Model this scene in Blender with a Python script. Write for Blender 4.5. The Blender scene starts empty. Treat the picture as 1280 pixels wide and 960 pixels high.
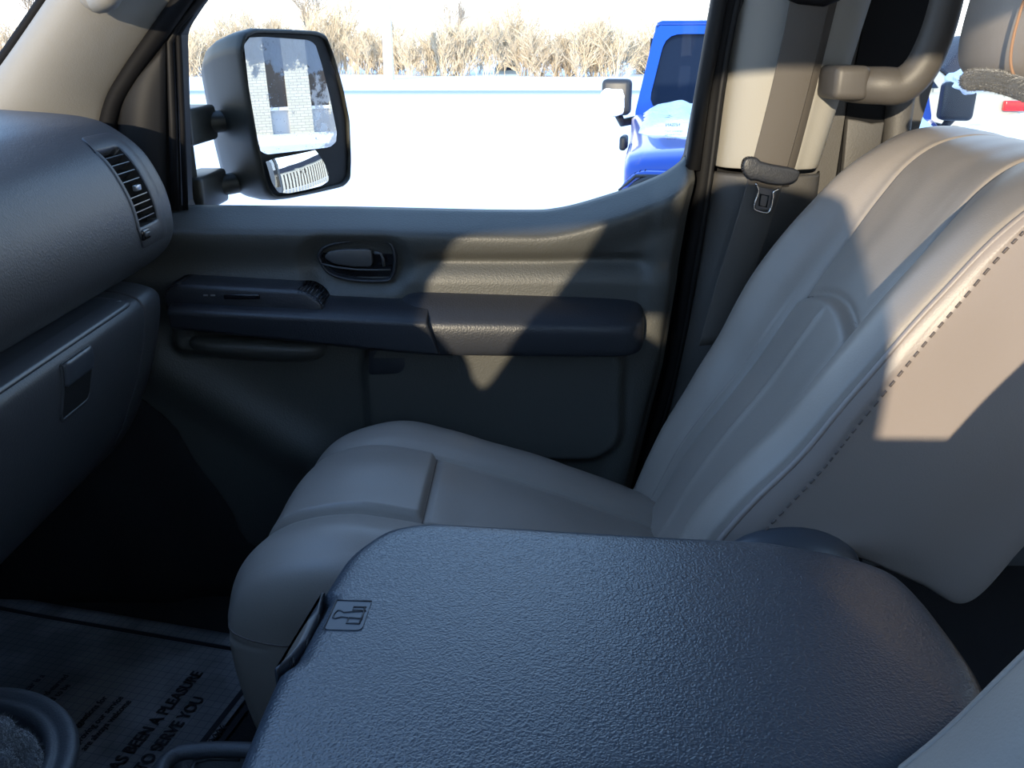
import bpy, bmesh, math, random
from mathutils import Vector, Matrix, noise
R = math.radians
sc = bpy.context.scene
COL = sc.collection
rnd = random.Random(7)

# ------------------------------------------------------------------ camera model (used only to measure real positions)
F = 1100.0; PITCH = R(20.9); CP, SP = math.cos(PITCH), math.sin(PITCH); H = 0.85
def ray(px, py):
    a = (px-640)/F; b = (480-py)/F
    return a, CP+b*SP, -SP+b*CP
def PY(px, py, Y):
    a, y, z = ray(px, py); t = Y/y; return Vector((a*t, Y, H+z*t))
def PZ(px, py, Z):
    a, y, z = ray(px, py); t = (Z-H)/z; return Vector((a*t, y*t, Z))
def PP(px, py, P0, n):
    d = Vector(ray(px, py)); o = Vector((0, 0, H)); t = (P0-o).dot(n)/d.dot(n); return o+d*t

# ------------------------------------------------------------------ materials
def new_mat(name):
    m = bpy.data.materials.new(name); m.use_nodes = True
    nt = m.node_tree; b = nt.nodes['Principled BSDF']
    return m, nt, b
def L(nt, a, b): nt.links.new(a, b)
def mat(name, col, rough=0.5, metal=0.0, bump=None, spec=0.5, var=0.0, coat=0.0, sheen=0.0):
    """bump = (kind, scale, strength, distance)"""
    m, nt, b = new_mat(name)
    b.inputs['Base Color'].default_value = (*col, 1); b.inputs['Roughness'].default_value = rough
    b.inputs['Metallic'].default_value = metal; b.inputs['Specular IOR Level'].default_value = spec
    b.inputs['Coat Weight'].default_value = coat; b.inputs['Sheen Weight'].default_value = sheen
    if bump or var:
        tc = nt.nodes.new('ShaderNodeTexCoord')
    if bump:
        kind, s, st, dist = bump
        if kind == 'voronoi':
            t = nt.nodes.new('ShaderNodeTexVoronoi'); t.feature = 'SMOOTH_F1'; t.inputs['Scale'].default_value = s
            t.inputs['Smoothness'].default_value = 0.4; out = t.outputs['Distance']
            w = nt.nodes.new('ShaderNodeTexNoise'); w.inputs['Scale'].default_value = s*0.6; w.inputs['Detail'].default_value = 1
            mx = nt.nodes.new('ShaderNodeMixRGB'); mx.blend_type = 'ADD'; mx.inputs[0].default_value = 0.006*300/s
            L(nt, tc.outputs['Object'], w.inputs['Vector']); L(nt, tc.outputs['Object'], mx.inputs[1]); L(nt, w.outputs['Color'], mx.inputs[2])
            L(nt, mx.outputs[0], t.inputs['Vector'])
        else:
            t = nt.nodes.new('ShaderNodeTexNoise'); t.inputs['Scale'].default_value = s; t.inputs['Detail'].default_value = 4
            out = t.outputs['Fac']; L(nt, tc.outputs['Object'], t.inputs['Vector'])
        bp = nt.nodes.new('ShaderNodeBump'); bp.inputs['Strength'].default_value = st; bp.inputs['Distance'].default_value = dist
        L(nt, out, bp.inputs['Height']); L(nt, bp.outputs[0], b.inputs['Normal'])
    if var:
        n = nt.nodes.new('ShaderNodeTexNoise'); n.inputs['Scale'].default_value = 9; n.inputs['Detail'].default_value = 5
        cr = nt.nodes.new('ShaderNodeMapRange'); cr.inputs['To Min'].default_value = 1-var; cr.inputs['To Max'].default_value = 1+var
        mx = nt.nodes.new('ShaderNodeVectorMath'); mx.operation = 'SCALE'; mx.inputs[0].default_value = col
        L(nt, tc.outputs['Object'], n.inputs['Vector']); L(nt, n.outputs['Fac'], cr.inputs['Value'])
        L(nt, cr.outputs[0], mx.inputs['Scale']); L(nt, mx.outputs[0], b.inputs['Base Color'])
    return m
def glass_mat(name, tint=(0.9, 0.92, 0.9), refl=0.08):
    m = bpy.data.materials.new(name); m.use_nodes = True; nt = m.node_tree; nt.nodes.clear()
    o = nt.nodes.new('ShaderNodeOutputMaterial'); t = nt.nodes.new('ShaderNodeBsdfTransparent'); t.inputs[0].default_value = (*tint, 1)
    g = nt.nodes.new('ShaderNodeBsdfGlossy'); g.inputs['Roughness'].default_value = 0.0
    lw = nt.nodes.new('ShaderNodeFresnel'); lw.inputs['IOR'].default_value = 1.35
    mx = nt.nodes.new('ShaderNodeMixShader'); ml = nt.nodes.new('ShaderNodeMath'); ml.operation = 'MULTIPLY'; ml.inputs[1].default_value = refl*12
    L(nt, lw.outputs[0], ml.inputs[0]); ml.use_clamp = True
    L(nt, ml.outputs[0], mx.inputs[0]); L(nt, t.outputs[0], mx.inputs[1]); L(nt, g.outputs[0], mx.inputs[2]); L(nt, mx.outputs[0], o.inputs[0])
    return m

M = {}
M['plastic'] = mat('grained_grey_plastic', (0.060, 0.064, 0.072), 0.45, bump=('voronoi', 420, 0.35, 0.0006))
M['lid'] = mat('grained_console_plastic', (0.041, 0.052, 0.069), 0.33, bump=('voronoi', 480, 0.55, 0.0007), spec=0.8)
M['lid_smooth'] = mat('smooth_console_plastic', (0.055, 0.064, 0.08), 0.36, spec=0.6)
M['door'] = mat('door_trim_plastic', (0.060, 0.060, 0.055), 0.5, bump=('voronoi', 380, 0.4, 0.0007))
M['door_dark'] = mat('dark_armrest_vinyl', (0.022, 0.024, 0.030), 0.42, bump=('voronoi', 420, 0.4, 0.0006))
M['black'] = mat('black_rubber', (0.006, 0.006, 0.007), 0.7, spec=0.2)
M['sail'] = mat('black_sail_plastic', (0.010, 0.010, 0.011), 0.55, bump=('noise', 300, 0.2, 0.0004), spec=0.25)
M['gloss'] = mat('glossy_black_plastic', (0.008, 0.008, 0.01), 0.15)
M['grey_lever'] = mat('grey_lever_plastic', (0.06, 0.06, 0.063), 0.4)
M['beige'] = mat('beige_pillar_lining', (0.30, 0.288, 0.262), 0.62, bump=('voronoi', 500, 0.2, 0.0004))
M['pillar_low'] = mat('grey_pillar_lining', (0.075, 0.072, 0.070), 0.55, bump=('voronoi', 420, 0.3, 0.0006))
M['leather'] = mat('warm_grey_leather', (0.270, 0.236, 0.208), 0.40, bump=('voronoi', 520, 0.16, 0.0006), var=0.05, spec=0.5)
M['leather_side'] = mat('taupe_vinyl', (0.26, 0.222, 0.205), 0.42, bump=('voronoi', 520, 0.16, 0.0006), var=0.04)
M['thread'] = mat('taupe_thread', (0.12, 0.098, 0.09), 0.7)
M['thread_tan'] = mat('tan_thread', (0.30, 0.17, 0.10), 0.7)
M['belt'] = mat('woven_belt', (0.085, 0.075, 0.066), 0.75, bump=('noise', 900, 0.4, 0.0005))
M['chrome'] = mat('chrome', (0.45, 0.45, 0.46), 0.25, metal=1.0)
M['carpet'] = mat('black_carpet', (0.012, 0.012, 0.014), 0.95, bump=('noise', 600, 0.8, 0.002))
M['headliner'] = mat('grey_headliner', (0.20, 0.20, 0.19), 0.9, bump=('noise', 500, 0.3, 0.0005))
M['fleece'] = mat('grey_fleece', (0.075, 0.078, 0.085), 0.95, bump=('noise', 260, 1.0, 0.004), sheen=0.5)
M['vent_dark'] = mat('vent_cavity', (0.006, 0.006, 0.007), 0.7)
M['slat'] = mat('vent_slat', (0.05, 0.053, 0.06), 0.3)
M['mirror_body'] = mat('textured_black_mirror_shell', (0.020, 0.019, 0.014), 0.45, bump=('noise', 500, 0.25, 0.0005))
M['ink'] = mat('black_ink', (0.015, 0.015, 0.02), 0.7)
M['gunmetal'] = mat('dull_steel', (0.10, 0.10, 0.11), 0.5, metal=0.8)
M['window_glass'] = glass_mat('clear_side_glass', (0.93, 0.95, 0.94), 0.035)
M['windshield'] = glass_mat('clear_windshield', (0.97, 0.98, 0.98), 0.03)

# paper mat with a fine printed grid and boot smudges
def paper_mat():
    m, nt, b = new_mat('printed_paper')
    tc = nt.nodes.new('ShaderNodeTexCoord')
    br = nt.nodes.new('ShaderNodeTexBrick'); br.offset = 0; br.inputs['Scale'].default_value = 1
    br.inputs['Brick Width'].default_value = 0.0125; br.inputs['Row Height'].default_value = 0.0125; br.inputs['Mortar Size'].default_value = 0.0005
    br.inputs['Color1'].default_value = br.inputs['Color2'].default_value = (0.34, 0.34, 0.35, 1); br.inputs['Mortar'].default_value = (0.19, 0.20, 0.24, 1)
    n = nt.nodes.new('ShaderNodeTexNoise'); n.inputs['Scale'].default_value = 7; n.inputs['Detail'].default_value = 6
    r = nt.nodes.new('ShaderNodeValToRGB'); r.color_ramp.elements[0].position = 0.44; r.color_ramp.elements[0].color = (0.22, 0.22, 0.22, 1)
    r.color_ramp.elements[1].position = 0.58; r.color_ramp.elements[1].color = (1, 1, 1, 1)
    mx = nt.nodes.new('ShaderNodeMixRGB'); mx.blend_type = 'MULTIPLY'; mx.inputs[0].default_value = 0.55
    L(nt, tc.outputs['Object'], br.inputs['Vector']); L(nt, tc.outputs['Object'], n.inputs['Vector'])
    L(nt, n.outputs['Fac'], r.inputs[0]); L(nt, br.outputs['Color'], mx.inputs[1]); L(nt, r.outputs[0], mx.inputs[2])
    L(nt, mx.outputs[0], b.inputs['Base Color']); b.inputs['Roughness'].default_value = 0.8
    return m
M['paper'] = paper_mat()
M['snow'] = mat('fresh_snow', (0.88, 0.89, 0.92), 0.7, bump=('noise', 3, 0.5, 0.08))
M['snow_fine'] = mat('clinging_snow', (0.88, 0.90, 0.93), 0.7, bump=('noise', 40, 0.7, 0.02))
M['road'] = mat('snowy_asphalt', (0.50, 0.50, 0.50), 0.8, bump=('noise', 5, 0.4, 0.02))
M['twig'] = mat('tan_twigs', (0.58, 0.48, 0.34), 0.85)
M['twig_dark'] = mat('dark_twigs', (0.34, 0.29, 0.23), 0.85)
M['pine'] = mat('pine_needles', (0.08, 0.11, 0.07), 0.85)
M['blue'] = mat('blue_car_paint', (0.003, 0.055, 0.36), 0.3, coat=0.6)
M['car_black'] = mat('black_car_trim', (0.02, 0.021, 0.024), 0.45)
M['tint'] = mat('tinted_car_glass', (0.008, 0.014, 0.03), 0.2, spec=0.15)
M['white_paint'] = mat('pale_car_paint', (0.36, 0.36, 0.30), 0.45, coat=0.1)
M['navy'] = mat('navy_car_paint', (0.02, 0.025, 0.04), 0.45, spec=0.25)
M['lens_red'] = mat('red_tail_lens', (0.6, 0.02, 0.02), 0.15)
M['lens'] = mat('clear_lamp_lens', (0.55, 0.6, 0.62), 0.08, metal=0.6)
M['tyre'] = mat('tyre_rubber', (0.02, 0.02, 0.02), 0.8)
M['rim'] = mat('alloy_rim', (0.5, 0.5, 0.5), 0.3, metal=0.8)
M['wood_pole'] = mat('frosted_pole', (0.72, 0.72, 0.72), 0.8)
M['bronze'] = mat('dark_window_pane', (0.03, 0.022, 0.018), 0.2)

def brick_mat():
    m, nt, b = new_mat('cream_brick')
    tc = nt.nodes.new('ShaderNodeTexCoord'); mp = nt.nodes.new('ShaderNodeMapping'); mp.inputs['Rotation'].default_value = (R(90), 0, R(90))
    sx = nt.nodes.new('ShaderNodeSeparateXYZ'); cb = nt.nodes.new('ShaderNodeCombineXYZ')
    br = nt.nodes.new('ShaderNodeTexBrick'); br.inputs['Scale'].default_value = 1; br.inputs['Brick Width'].default_value = 0.22
    br.inputs['Row Height'].default_value = 0.078; br.inputs['Mortar Size'].default_value = 0.008
    br.inputs['Color1'].default_value = (0.62, 0.57, 0.44, 1); br.inputs['Color2'].default_value = (0.55, 0.50, 0.38, 1); br.inputs['Mortar'].default_value = (0.36, 0.34, 0.30, 1)
    L(nt, tc.outputs['Object'], sx.inputs[0]); L(nt, sx.outputs[1], cb.inputs[0]); L(nt, sx.outputs[2], cb.inputs[1])
    L(nt, cb.outputs[0], br.inputs['Vector']); L(nt, br.outputs['Color'], b.inputs['Base Color']); b.inputs['Roughness'].default_value = 0.85
    return m
M['brick'] = brick_mat()

# ------------------------------------------------------------------ mesh helpers
def link(o, parent=None):
    COL.objects.link(o)
    if parent is not None:
        o.parent = parent
        o.matrix_parent_inverse = Matrix.Translation(-Vector(parent.get('at', (0, 0, 0))))
    return o
def mesh_obj(name, verts, faces, m, parent=None, smooth=True, fix=True):
    me = bpy.data.meshes.new(name); me.from_pydata([tuple(v) for v in verts], [], faces); me.update()
    if fix:
        bm = bmesh.new(); bm.from_mesh(me); bmesh.ops.recalc_face_normals(bm, faces=bm.faces); bm.to_mesh(me); bm.free()
    if smooth:
        for p in me.polygons: p.use_smooth = True
    me.materials.append(M[m] if isinstance(m, str) else m)
    return link(bpy.data.objects.new(name, me), parent)
def bm_obj(name, bm, m, parent=None, smooth=True):
    me = bpy.data.meshes.new(name); bm.to_mesh(me); bm.free()
    if smooth:
        for p in me.polygons: p.use_smooth = True
    me.materials.append(M[m] if isinstance(m, str) else m)
    return link(bpy.data.objects.new(name, me), parent)
def tag(o, label=None, cat=None, group=None, kind=None):
    if label: o['label'] = label
    if cat: o['category'] = cat
    if group: o['group'] = group
    if kind: o['kind'] = kind
    return o
def thing(name, loc, label, cat, group=None, kind=None):
    o = bpy.data.objects.new(name, None); o.empty_display_size = 0.05; o.location = loc; o['at'] = tuple(loc)
    COL.objects.link(o); return tag(o, label, cat, group, kind)
def grid(name, rows, m, parent=None, cu=False, cv=False, solid=0.0, smooth=True, sub=0, skip=None, caps=False):
    nr, nc = len(rows), len(rows[0]); V = [v for r in rows for v in r]; Fc = []
    for i in range(nr if cv else nr-1):
        for j in range(nc if cu else nc-1):
            if skip and skip(i, j): continue
            Fc.append((i*nc+j, i*nc+(j+1) % nc, ((i+1) % nr)*nc+(j+1) % nc, ((i+1) % nr)*nc+j))
    if caps:
        Fc.append(tuple(range(nc))); Fc.append(tuple((nr-1)*nc+j for j in range(nc)))
    o = mesh_obj(name, V, Fc, m, parent, smooth)
    if solid:
        s = o.modifiers.new('thickness', 'SOLIDIFY'); s.thickness = solid; s.offset = 0
    if sub:
        s = o.modifiers.new('sub', 'SUBSURF'); s.levels = s.render_levels = sub
    return o
def cr(P, n):
    """Catmull-Rom resample of tuples P into n points (uniform in key index)"""
    out = []
    K = len(P)-1
    for i in range(n):
        t = i*K/(n-1); k = min(int(t), K-1); f = t-k
        p0, p1, p2, p3 = P[max(k-1, 0)], P[k], P[k+1], P[min(k+2, K)]
        out.append(tuple(0.5*((2*b)+(-a+c)*f+(2*a-5*b+4*c-d)*f*f+(-a+3*b-3*c+d)*f**3) for a, b, c, d in zip(p0, p1, p2, p3)))
    return out
def tube_bm(bm, P, r, n=10, closed=False, rr=None, flat=1.0, up=None):
    P = [Vector(p) for p in P]; rings = []; K = len(P); prev = None
    for i, p in enumerate(P):
        if closed: t = (P[(i+1) % K]-P[i-1]).normalized()
        else: t = (P[min(i+1, K-1)]-P[max(i-1, 0)]).normalized()
        u = Vector(up) if up else (prev or (Vector((0, 0, 1)) if abs(t.z) < 0.9 else Vector((1, 0, 0))))
        a = (u-t*u.dot(t)).normalized(); b = t.cross(a); prev = a
        q = rr[i] if rr else r
        rings.append([bm.verts.new(p+a*math.cos(2*math.pi*k/n)*q+b*math.sin(2*math.pi*k/n)*q*flat) for k in range(n)])
    for i in range(K if closed else K-1):
        A, B = rings[i], rings[(i+1) % K]
        for k in range(n): bm.faces.new((A[k], A[(k+1) % n], B[(k+1) % n], B[k]))
    if not closed:
        bm.faces.new(rings[0][::-1]); bm.faces.new(rings[-1])
def tube(name, P, r, m, parent=None, **k):
    bm = bmesh.new(); tube_bm(bm, P, r, **k); bmesh.ops.recalc_face_normals(bm, faces=bm.faces); return bm_obj(name, bm, m, parent)
def box_bm(bm, lo, hi, bev=0.0, seg=2):
    lo, hi = Vector(lo), Vector(hi)
    r = bmesh.ops.create_cube(bm, size=1.0); vs = r['verts']
    for v in vs: v.co = Vector([lo[i]+(v.co[i]+0.5)*(hi[i]-lo[i]) for i in range(3)])
    if bev:
        es = list({e for v in vs for e in v.link_edges}); bmesh.ops.bevel(bm, geom=es, offset=bev, segments=seg, affect='EDGES', profile=0.5)
def box(name, lo, hi, m, parent=None, bev=0.0, seg=3, smooth=None):
    bm = bmesh.new(); box_bm(bm, lo, hi, bev, seg); return bm_obj(name, bm, m, parent, smooth=bool(bev) if smooth is None else smooth)
def prism(name, pts, axis, lo, hi, m, parent=None, bev=0.0, seg=2, smooth=None):
    """pts 2D polygon extruded along axis from lo to hi. axis 'y': (x,z); 'z': (x,y); 'x': (y,z)"""
    bm = bmesh.new()
    def mk(p, h): return {'y': (p[0], h, p[1]), 'z': (p[0], p[1], h), 'x': (h, p[0], p[1])}[axis]
    A = [bm.verts.new(mk(p, lo)) for p in pts]; B = [bm.verts.new(mk(p, hi)) for p in pts]
    n = len(pts); bm.faces.new(A); bm.faces.new(B[::-1])
    for i in range(n): bm.faces.new((A[i], B[i], B[(i+1) % n], A[(i+1) % n]))
    bmesh.ops.recalc_face_normals(bm, faces=bm.faces)
    if bev: bmesh.ops.bevel(bm, geom=list(bm.edges), offset=bev, segments=seg, affect='EDGES', profile=0.5)
    return bm_obj(name, bm, m, parent, smooth=bool(bev) if smooth is None else smooth)
def ss(a, b, x):
    t = max(0.0, min(1.0, (x-a)/(b-a))); return t*t*(3-2*t)
def gauss(x, w): return math.exp(-(x/w)**2)
def round_loop(pts, r, n=6):
    """round the corners of a closed 2D polygon"""
    out = []; K = len(pts)
    for i in range(K):
        p = Vector(pts[i]); a = Vector(pts[i-1]); b = Vector(pts[(i+1) % K])
        da, db = (a-p), (b-p); q = min(r, da.length*0.45, db.length*0.45)
        s, e = p+da.normalized()*q, p+db.normalized()*q
        for k in range(n+1):
            t = k/n; out.append(tuple((1-t)**2*s+2*t*(1-t)*p+t*t*e))
    return out
def resample_loop(pts, n):
    P = [Vector(p) for p in pts]; P.append(P[0]); Ls = [0]
    for i in range(len(P)-1): Ls.append(Ls[-1]+(P[i+1]-P[i]).length)
    out = []; j = 0
    for k in range(n):
        s = Ls[-1]*k/n
        while Ls[j+1] < s: j += 1
        f = (s-Ls[j])/max(1e-9, Ls[j+1]-Ls[j]); out.append(P[j].lerp(P[j+1], f))
    return out
def text(name, s, size, origin, ux, uy, m, parent, extrude=0.0002, align='LEFT', bold=0.0, sx=1.0):
    c = bpy.data.curves.new(name, 'FONT'); c.body = s; c.size = size; c.extrude = extrude; c.align_x = align; c.offset = bold
    c.materials.append(M[m]); o = bpy.data.objects.new(name, c); link(o, parent)
    ux = Vector(ux).normalized(); uy = Vector(uy).normalized(); uz = ux.cross(uy)
    mt = Matrix((ux, uy, uz)).transposed().to_4x4(); mt.translation = Vector(origin)
    o.matrix_basis = mt
    bpy.context.view_layer.update()
    me = bpy.data.meshes.new_from_object(o.evaluated_get(bpy.context.evaluated_depsgraph_get()))
    me.transform(Matrix.Diagonal((sx, 1, 1, 1)))
    q = bpy.data.objects.new(name, me); pb = o.matrix_parent_inverse.copy(); bpy.data.objects.remove(o); q.name = name
    COL.objects.link(q); q.parent = parent; q.matrix_parent_inverse = pb; q.matrix_basis = mt
    return q

# ================================================================== VAN SHELL
YD = 1.25      # passenger door trim plane
def quad_panel(name, pts, m, solid=0.01):
    o = mesh_obj(name, pts, [tuple(range(len(pts)))], m, smooth=False)
    s = o.modifiers.new('thickness', 'SOLIDIFY'); s.thickness = solid; s.offset = 0
    return o
tag(box('floor', (-1.25, -0.11, -0.06), (1.7, 1.33, 0.0), 'carpet'), kind='structure')
tag(box('ceiling', (-0.30, -0.20, 1.35), (1.75, 1.42, 1.39), 'headliner', bev=0.01), kind='structure')
tag(box('wall_back', (1.70, -0.14, -0.06), (1.75, 1.40, 1.38), 'headliner'), kind='structure')
tag(box('wall_front', (-1.30, -0.14, -0.06), (-1.24, 1.33, 0.74), 'carpet'), kind='structure')
# unseen driver side wall; its openings are shaped to throw the sun patches
def ring_panel(name, outer, inner, y0, y1, m, parent=None, n=160, bev=0.0):
    """flat frame between two (x,z) loops, thickness y0..y1"""
    # match by angle about inner centroid
    I = resample_loop(inner, n); c = sum((p for p in I), Vector((0, 0)))/n
    O = []
    Op = [Vector(p) for p in outer]; K = len(Op)
    for p in I:
        d = (p-c); best = None
        for k in range(K):
            a, b = Op[k], Op[(k+1) % K]; e = b-a
            den = d.x*e.y-d.y*e.x
            if abs(den) < 1e-9: continue
            t = ((a.x-c.x)*e.y-(a.y-c.y)*e.x)/den; u = ((a.x-c.x)*d.y-(a.y-c.y)*d.x)/den
            if t > 0 and -1e-6 <= u <= 1+1e-6: best = t if best is None else max(best, t)
        O.append(c+d*(best or 1.2))
    rows = [[(q.x, y, q.y) for q in Lp] for Lp, y in ((O, y0), (I, y0), (I, y1), (O, y1))]
    return grid(name, rows, m, parent, cu=True, cv=True, smooth=False)
def holed_panel(name, loops, y, thick, m, parent=None):
    c = bpy.data.curves.new(name, 'CURVE'); c.dimensions = '2D'; c.fill_mode = 'BOTH'; c.extrude = thick/2
    for lp in loops:
        sp = c.splines.new('POLY'); sp.points.add(len(lp)-1); sp.use_cyclic_u = True
        for i, p in enumerate(lp): sp.points[i].co = (p[0], p[1], 0, 1)
    o = bpy.data.objects.new(name, c); COL.objects.link(o); bpy.context.view_layer.update()
    me = bpy.data.meshes.new_from_object(o.evaluated_get(bpy.context.evaluated_depsgraph_get()))
    bpy.data.objects.remove(o)
    me.transform(Matrix.Translation((0, y, 0)) @ Matrix.Rotation(R(90), 4, 'X')); me.materials.clear(); me.materials.append(M[m])
    q = bpy.data.objects.new(name, me); link(q, parent); q.name = name; return q
YL = -0.12     # driver side wall plane
DW = round_loop([(-0.235, 0.675), (0.36, 0.675), (0.40, 1.108), (-0.145, 1.108)], 0.02, 4)
SUN_GAP = round_loop([(-0.445, 0.635), (-0.26, 0.905), (-0.49, 0.885), (-0.545, 0.80)], 0.03, 4)  # made-up opening, outlined to match the sun patch on the passenger door
FILL_GAP = round_loop([(0.48, 0.50), (1.60, 0.50), (1.60, 1.22), (0.50, 1.22)], 0.04, 4)  # opening added to let fill light onto the seat side
tag(holed_panel('wall_left', [[(-1.3, -0.06), (1.75, -0.06), (1.75, 1.38), (-0.28, 1.38), (-1.3, 0.74)], DW, SUN_GAP, FILL_GAP], YL, 0.04, 'door'), kind='structure')
tag(mesh_obj('window_1', [(x, YL, z) for x, z in DW], [tuple(range(len(DW)))], 'window_glass', smooth=False), kind='structure')
tag(mesh_obj('fill_light_pane', [(x, YL, z) for x, z in FILL_GAP], [tuple(range(len(FILL_GAP)))], 'window_glass', smooth=False), kind='structure')  # pane of the added fill light opening
tag(mesh_obj('sun_patch_pane', [(x, YL, z) for x, z in SUN_GAP], [tuple(range(len(SUN_GAP)))], 'window_glass', smooth=False), kind='structure')  # pane of the made-up sun patch opening
# windshield
WS0, WS1 = Vector((-1.24, 0, 0.745)), Vector((-0.36, 0, 1.28))
def wsx(z): return WS0.x+(z-WS0.z)*(WS1.x-WS0.x)/(WS1.z-WS0.z)
tag(mesh_obj('window_2', [(-1.26, -0.14, 0.73), (-1.26, 1.30, 0.73), (-0.27, 1.30, 1.37), (-0.27, -0.14, 1.37)], [(0, 1, 2, 3)], 'windshield', smooth=False), kind='structure')
tag(tube('trim_1', [(-1.24, -0.13, 0.74), (-0.27, -0.13, 1.36)], 0.04, 'beige'), kind='structure')

# passenger-side front pillar lining
A = cr([tuple(PY(*q, 1.215)) for q in [(-190, 335), (-90, 205), (-2, 90), (58, 4), (130, -100), (200, -200)]], 26)
B = cr([tuple(PY(*q, 1.285)) for q in [(118, 330), (122, 200), (131, 135), (154, 92), (217, 2), (330, -160)]], 26)
rows = []
for a, b in zip(A, B):
    a, b = Vector(a), Vector(b); r_ = []
    for k in range(15):
        t = k/14; p = a.lerp(b, t); p.y -= 0.035*math.sin(math.pi*min(1, t*1.0))**0.8*(1-0.25*t); r_.append(p)
    r_.append(b+Vector((0.012, 0.03, 0))); r_.insert(0, a+Vector((-0.02, 0.06, 0.02)))
    rows.append(r_)
tag(grid('trim_2', rows, 'beige', solid=0.004), kind='structure')
# black glazing edge between windshield and lining
tag(tube('trim_3', [p for p in cr([tuple(PY(*q, 1.225)) for q in [(-200, 335), (-95, 205), (-8, 90), (52, 4), (122, -100), (190, -200)]], 16)], 0.0075, 'black'), kind='structure')
# front pillar grab handle (only its lower end shows)
gh = thing('grab_handle', PY(120, -10, 1.19), 'beige grab handle end on the front pillar lining at the top edge', 'grab handle')
hp = [tuple(PY(*q, y)) for q, y in [((122, 0), 1.20), ((128, -3), 1.165), ((140, -14), 1.14), ((190, -80), 1.13), ((240, -150), 1.14), ((262, -175), 1.19)]]
tube('grip', cr(hp, 20), 0.016, 'beige', gh, n=12)
bm = bmesh.new(); bmesh.ops.create_uvsphere(bm, u_segments=20, v_segments=12, radius=1)
c0 = PY(124, -12, 1.19)
for v in bm.verts: v.co = Vector((v.co.x*0.028, v.co.y*0.022, v.co.z*0.026))+c0
bm_obj('mounting_foot', bm, 'beige', gh)

# door opening seal (front, going round behind the dash and down)
seal = [(120, 420), (126, 300), (130, 200), (139, 138), (163, 92), (226, 2), (330, -150)]
tag(tube('trim_4', cr([tuple(PY(*q, 1.275)) for q in seal], 40), 0.012, 'black', n=10), kind='structure')

# ------------------------------------------------------------------ passenger door
door = thing('passenger_door', (-0.15, 1.29, 0.05), 'grey passenger door with long armrest and clear window, snow outside', 'car door', kind='thing')
_sk = [PY(*q, 1.292) for q in [(120, 259), (235, 260), (440, 262), (640, 266), (700, 263), (760, 247), (800, 233), (832, 218), (862, 198)]]
SILL = cr([(-0.66, _sk[1].z)]+[(p.x, p.z) for p in _sk[1:]]+[(0.285, _sk[-1].z+0.01)], 80)
def sill(x):
    for i in range(len(SILL)-1):
        if SILL[i][0] <= x <= SILL[i+1][0]:
            f = (x-SILL[i][0])/(SILL[i+1][0]-SILL[i][0]); return SILL[i][1]*(1-f)+SILL[i+1][1]*f
    return SILL[0][1] if x < SILL[0][0] else SILL[-1][1]
def xr(z):
    K = [(0.0, 0.165), (0.195, 0.191), (0.252, 0.201), (0.411, 0.229), (0.558, 0.243), (0.694, 0.258), (0.78, 0.268)]
    for i in range(len(K)-1):
        if z <= K[i+1][0]:
            f = (z-K[i][0])/(K[i+1][0]-K[i][0]); return K[i][1]*(1-f)+K[i+1][1]*f
    return K[-1][1]
def rrect(x, z, x0, x1, z0, z1, r):
    """signed distance to rounded rectangle (neg inside)"""
    cx, cz = (x0+x1)/2, (z0+z1)/2; qx = abs(x-cx)-(x1-x0)/2+r; qz = abs(z-cz)-(z1-z0)/2+r
    return math.hypot(max(qx, 0), max(qz, 0))+min(max(qx, qz), 0)-r
def door_y(x, z):
    s = sill(x)-z                       # distance below the sill
    y = 1.246
    # rolled top ledge, then a soft shoulder and a hollow
    if s < 0.03: y -= 0.012*ss(0, 0.03, s); y += 0.05*(1-min(1, s/0.024))**1.3
    else: y -= 0.012*(1-ss(0.03, 0.075, s))
    # long horizontal crease
    g = 0.563+0.02*ss(-0.1, 0.2, x)*0.0
    y += 0.010*gauss(z-g, 0.010)*ss(-0.15, -0.10, x)*(1-ss(0.17, 0.215, x))
    y -= 0.006*ss(0.53, 0.555, 0.555+0.53-z)*ss(0.30, 0.45, z)
    # scooped area round the inner handle
    d = rrect(x, z, -0.305, -0.145, 0.515, 0.603, 0.04)
    y += 0.014*(1-ss(-0.022, 0.008, d))
    # map pocket panel standing out, lower half
    d = rrect(x, z, -0.225, 0.172, 0.245, 0.46, 0.06)
    y -= 0.016*(1-ss(-0.014, 0.004, d))
    # lower front pocket shelf
    d = rrect(x, z, -0.50, -0.275, 0.425, 0.475, 0.025)
    y -= 0.03*(1-ss(-0.02, 0.006, d))
    # broad diagonal swell toward the footwell
    y -= 0.02*gauss((z-0.30)-(-0.7)*(x+0.38), 0.05)*(1-ss(-0.26, -0.2, x))
    # rear edge bevel
    e = xr(z)-x
    y -= 0.006*ss(0.0, 0.03, e)*(1-ss(0.035, 0.06, e)); y += 0.02*(1-ss(0.0, 0.015, e))
    return y
rows = []
NX, NZ = 230, 190
for i in range(NZ+1):
    t = i/NZ; row = []
    for j in range(NX+1):
        s = j/NX
        zz = 0.4
        x = -0.66+s*0.92
        zz = 0.03+t*(sill(x)-0.03)
        x = -0.66+s*(xr(zz)+0.66); zz = 0.03+t*(sill(x)-0.03)
        row.append((x, door_y(x, zz), zz))
    rows.append(row)
rows.append([(x, y+0.012, z+0.002) for x, y, z in rows[-1]]); rows.append([(x, 1.31, z-0.002) for x, y, z in rows[-1]])
for r_ in rows: r_.append((r_[-1][0]+0.002, r_[-1][1]+0.03, r_[-1][2]))
grid('door_panel', rows, 'door', door, solid=0.0)
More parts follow.
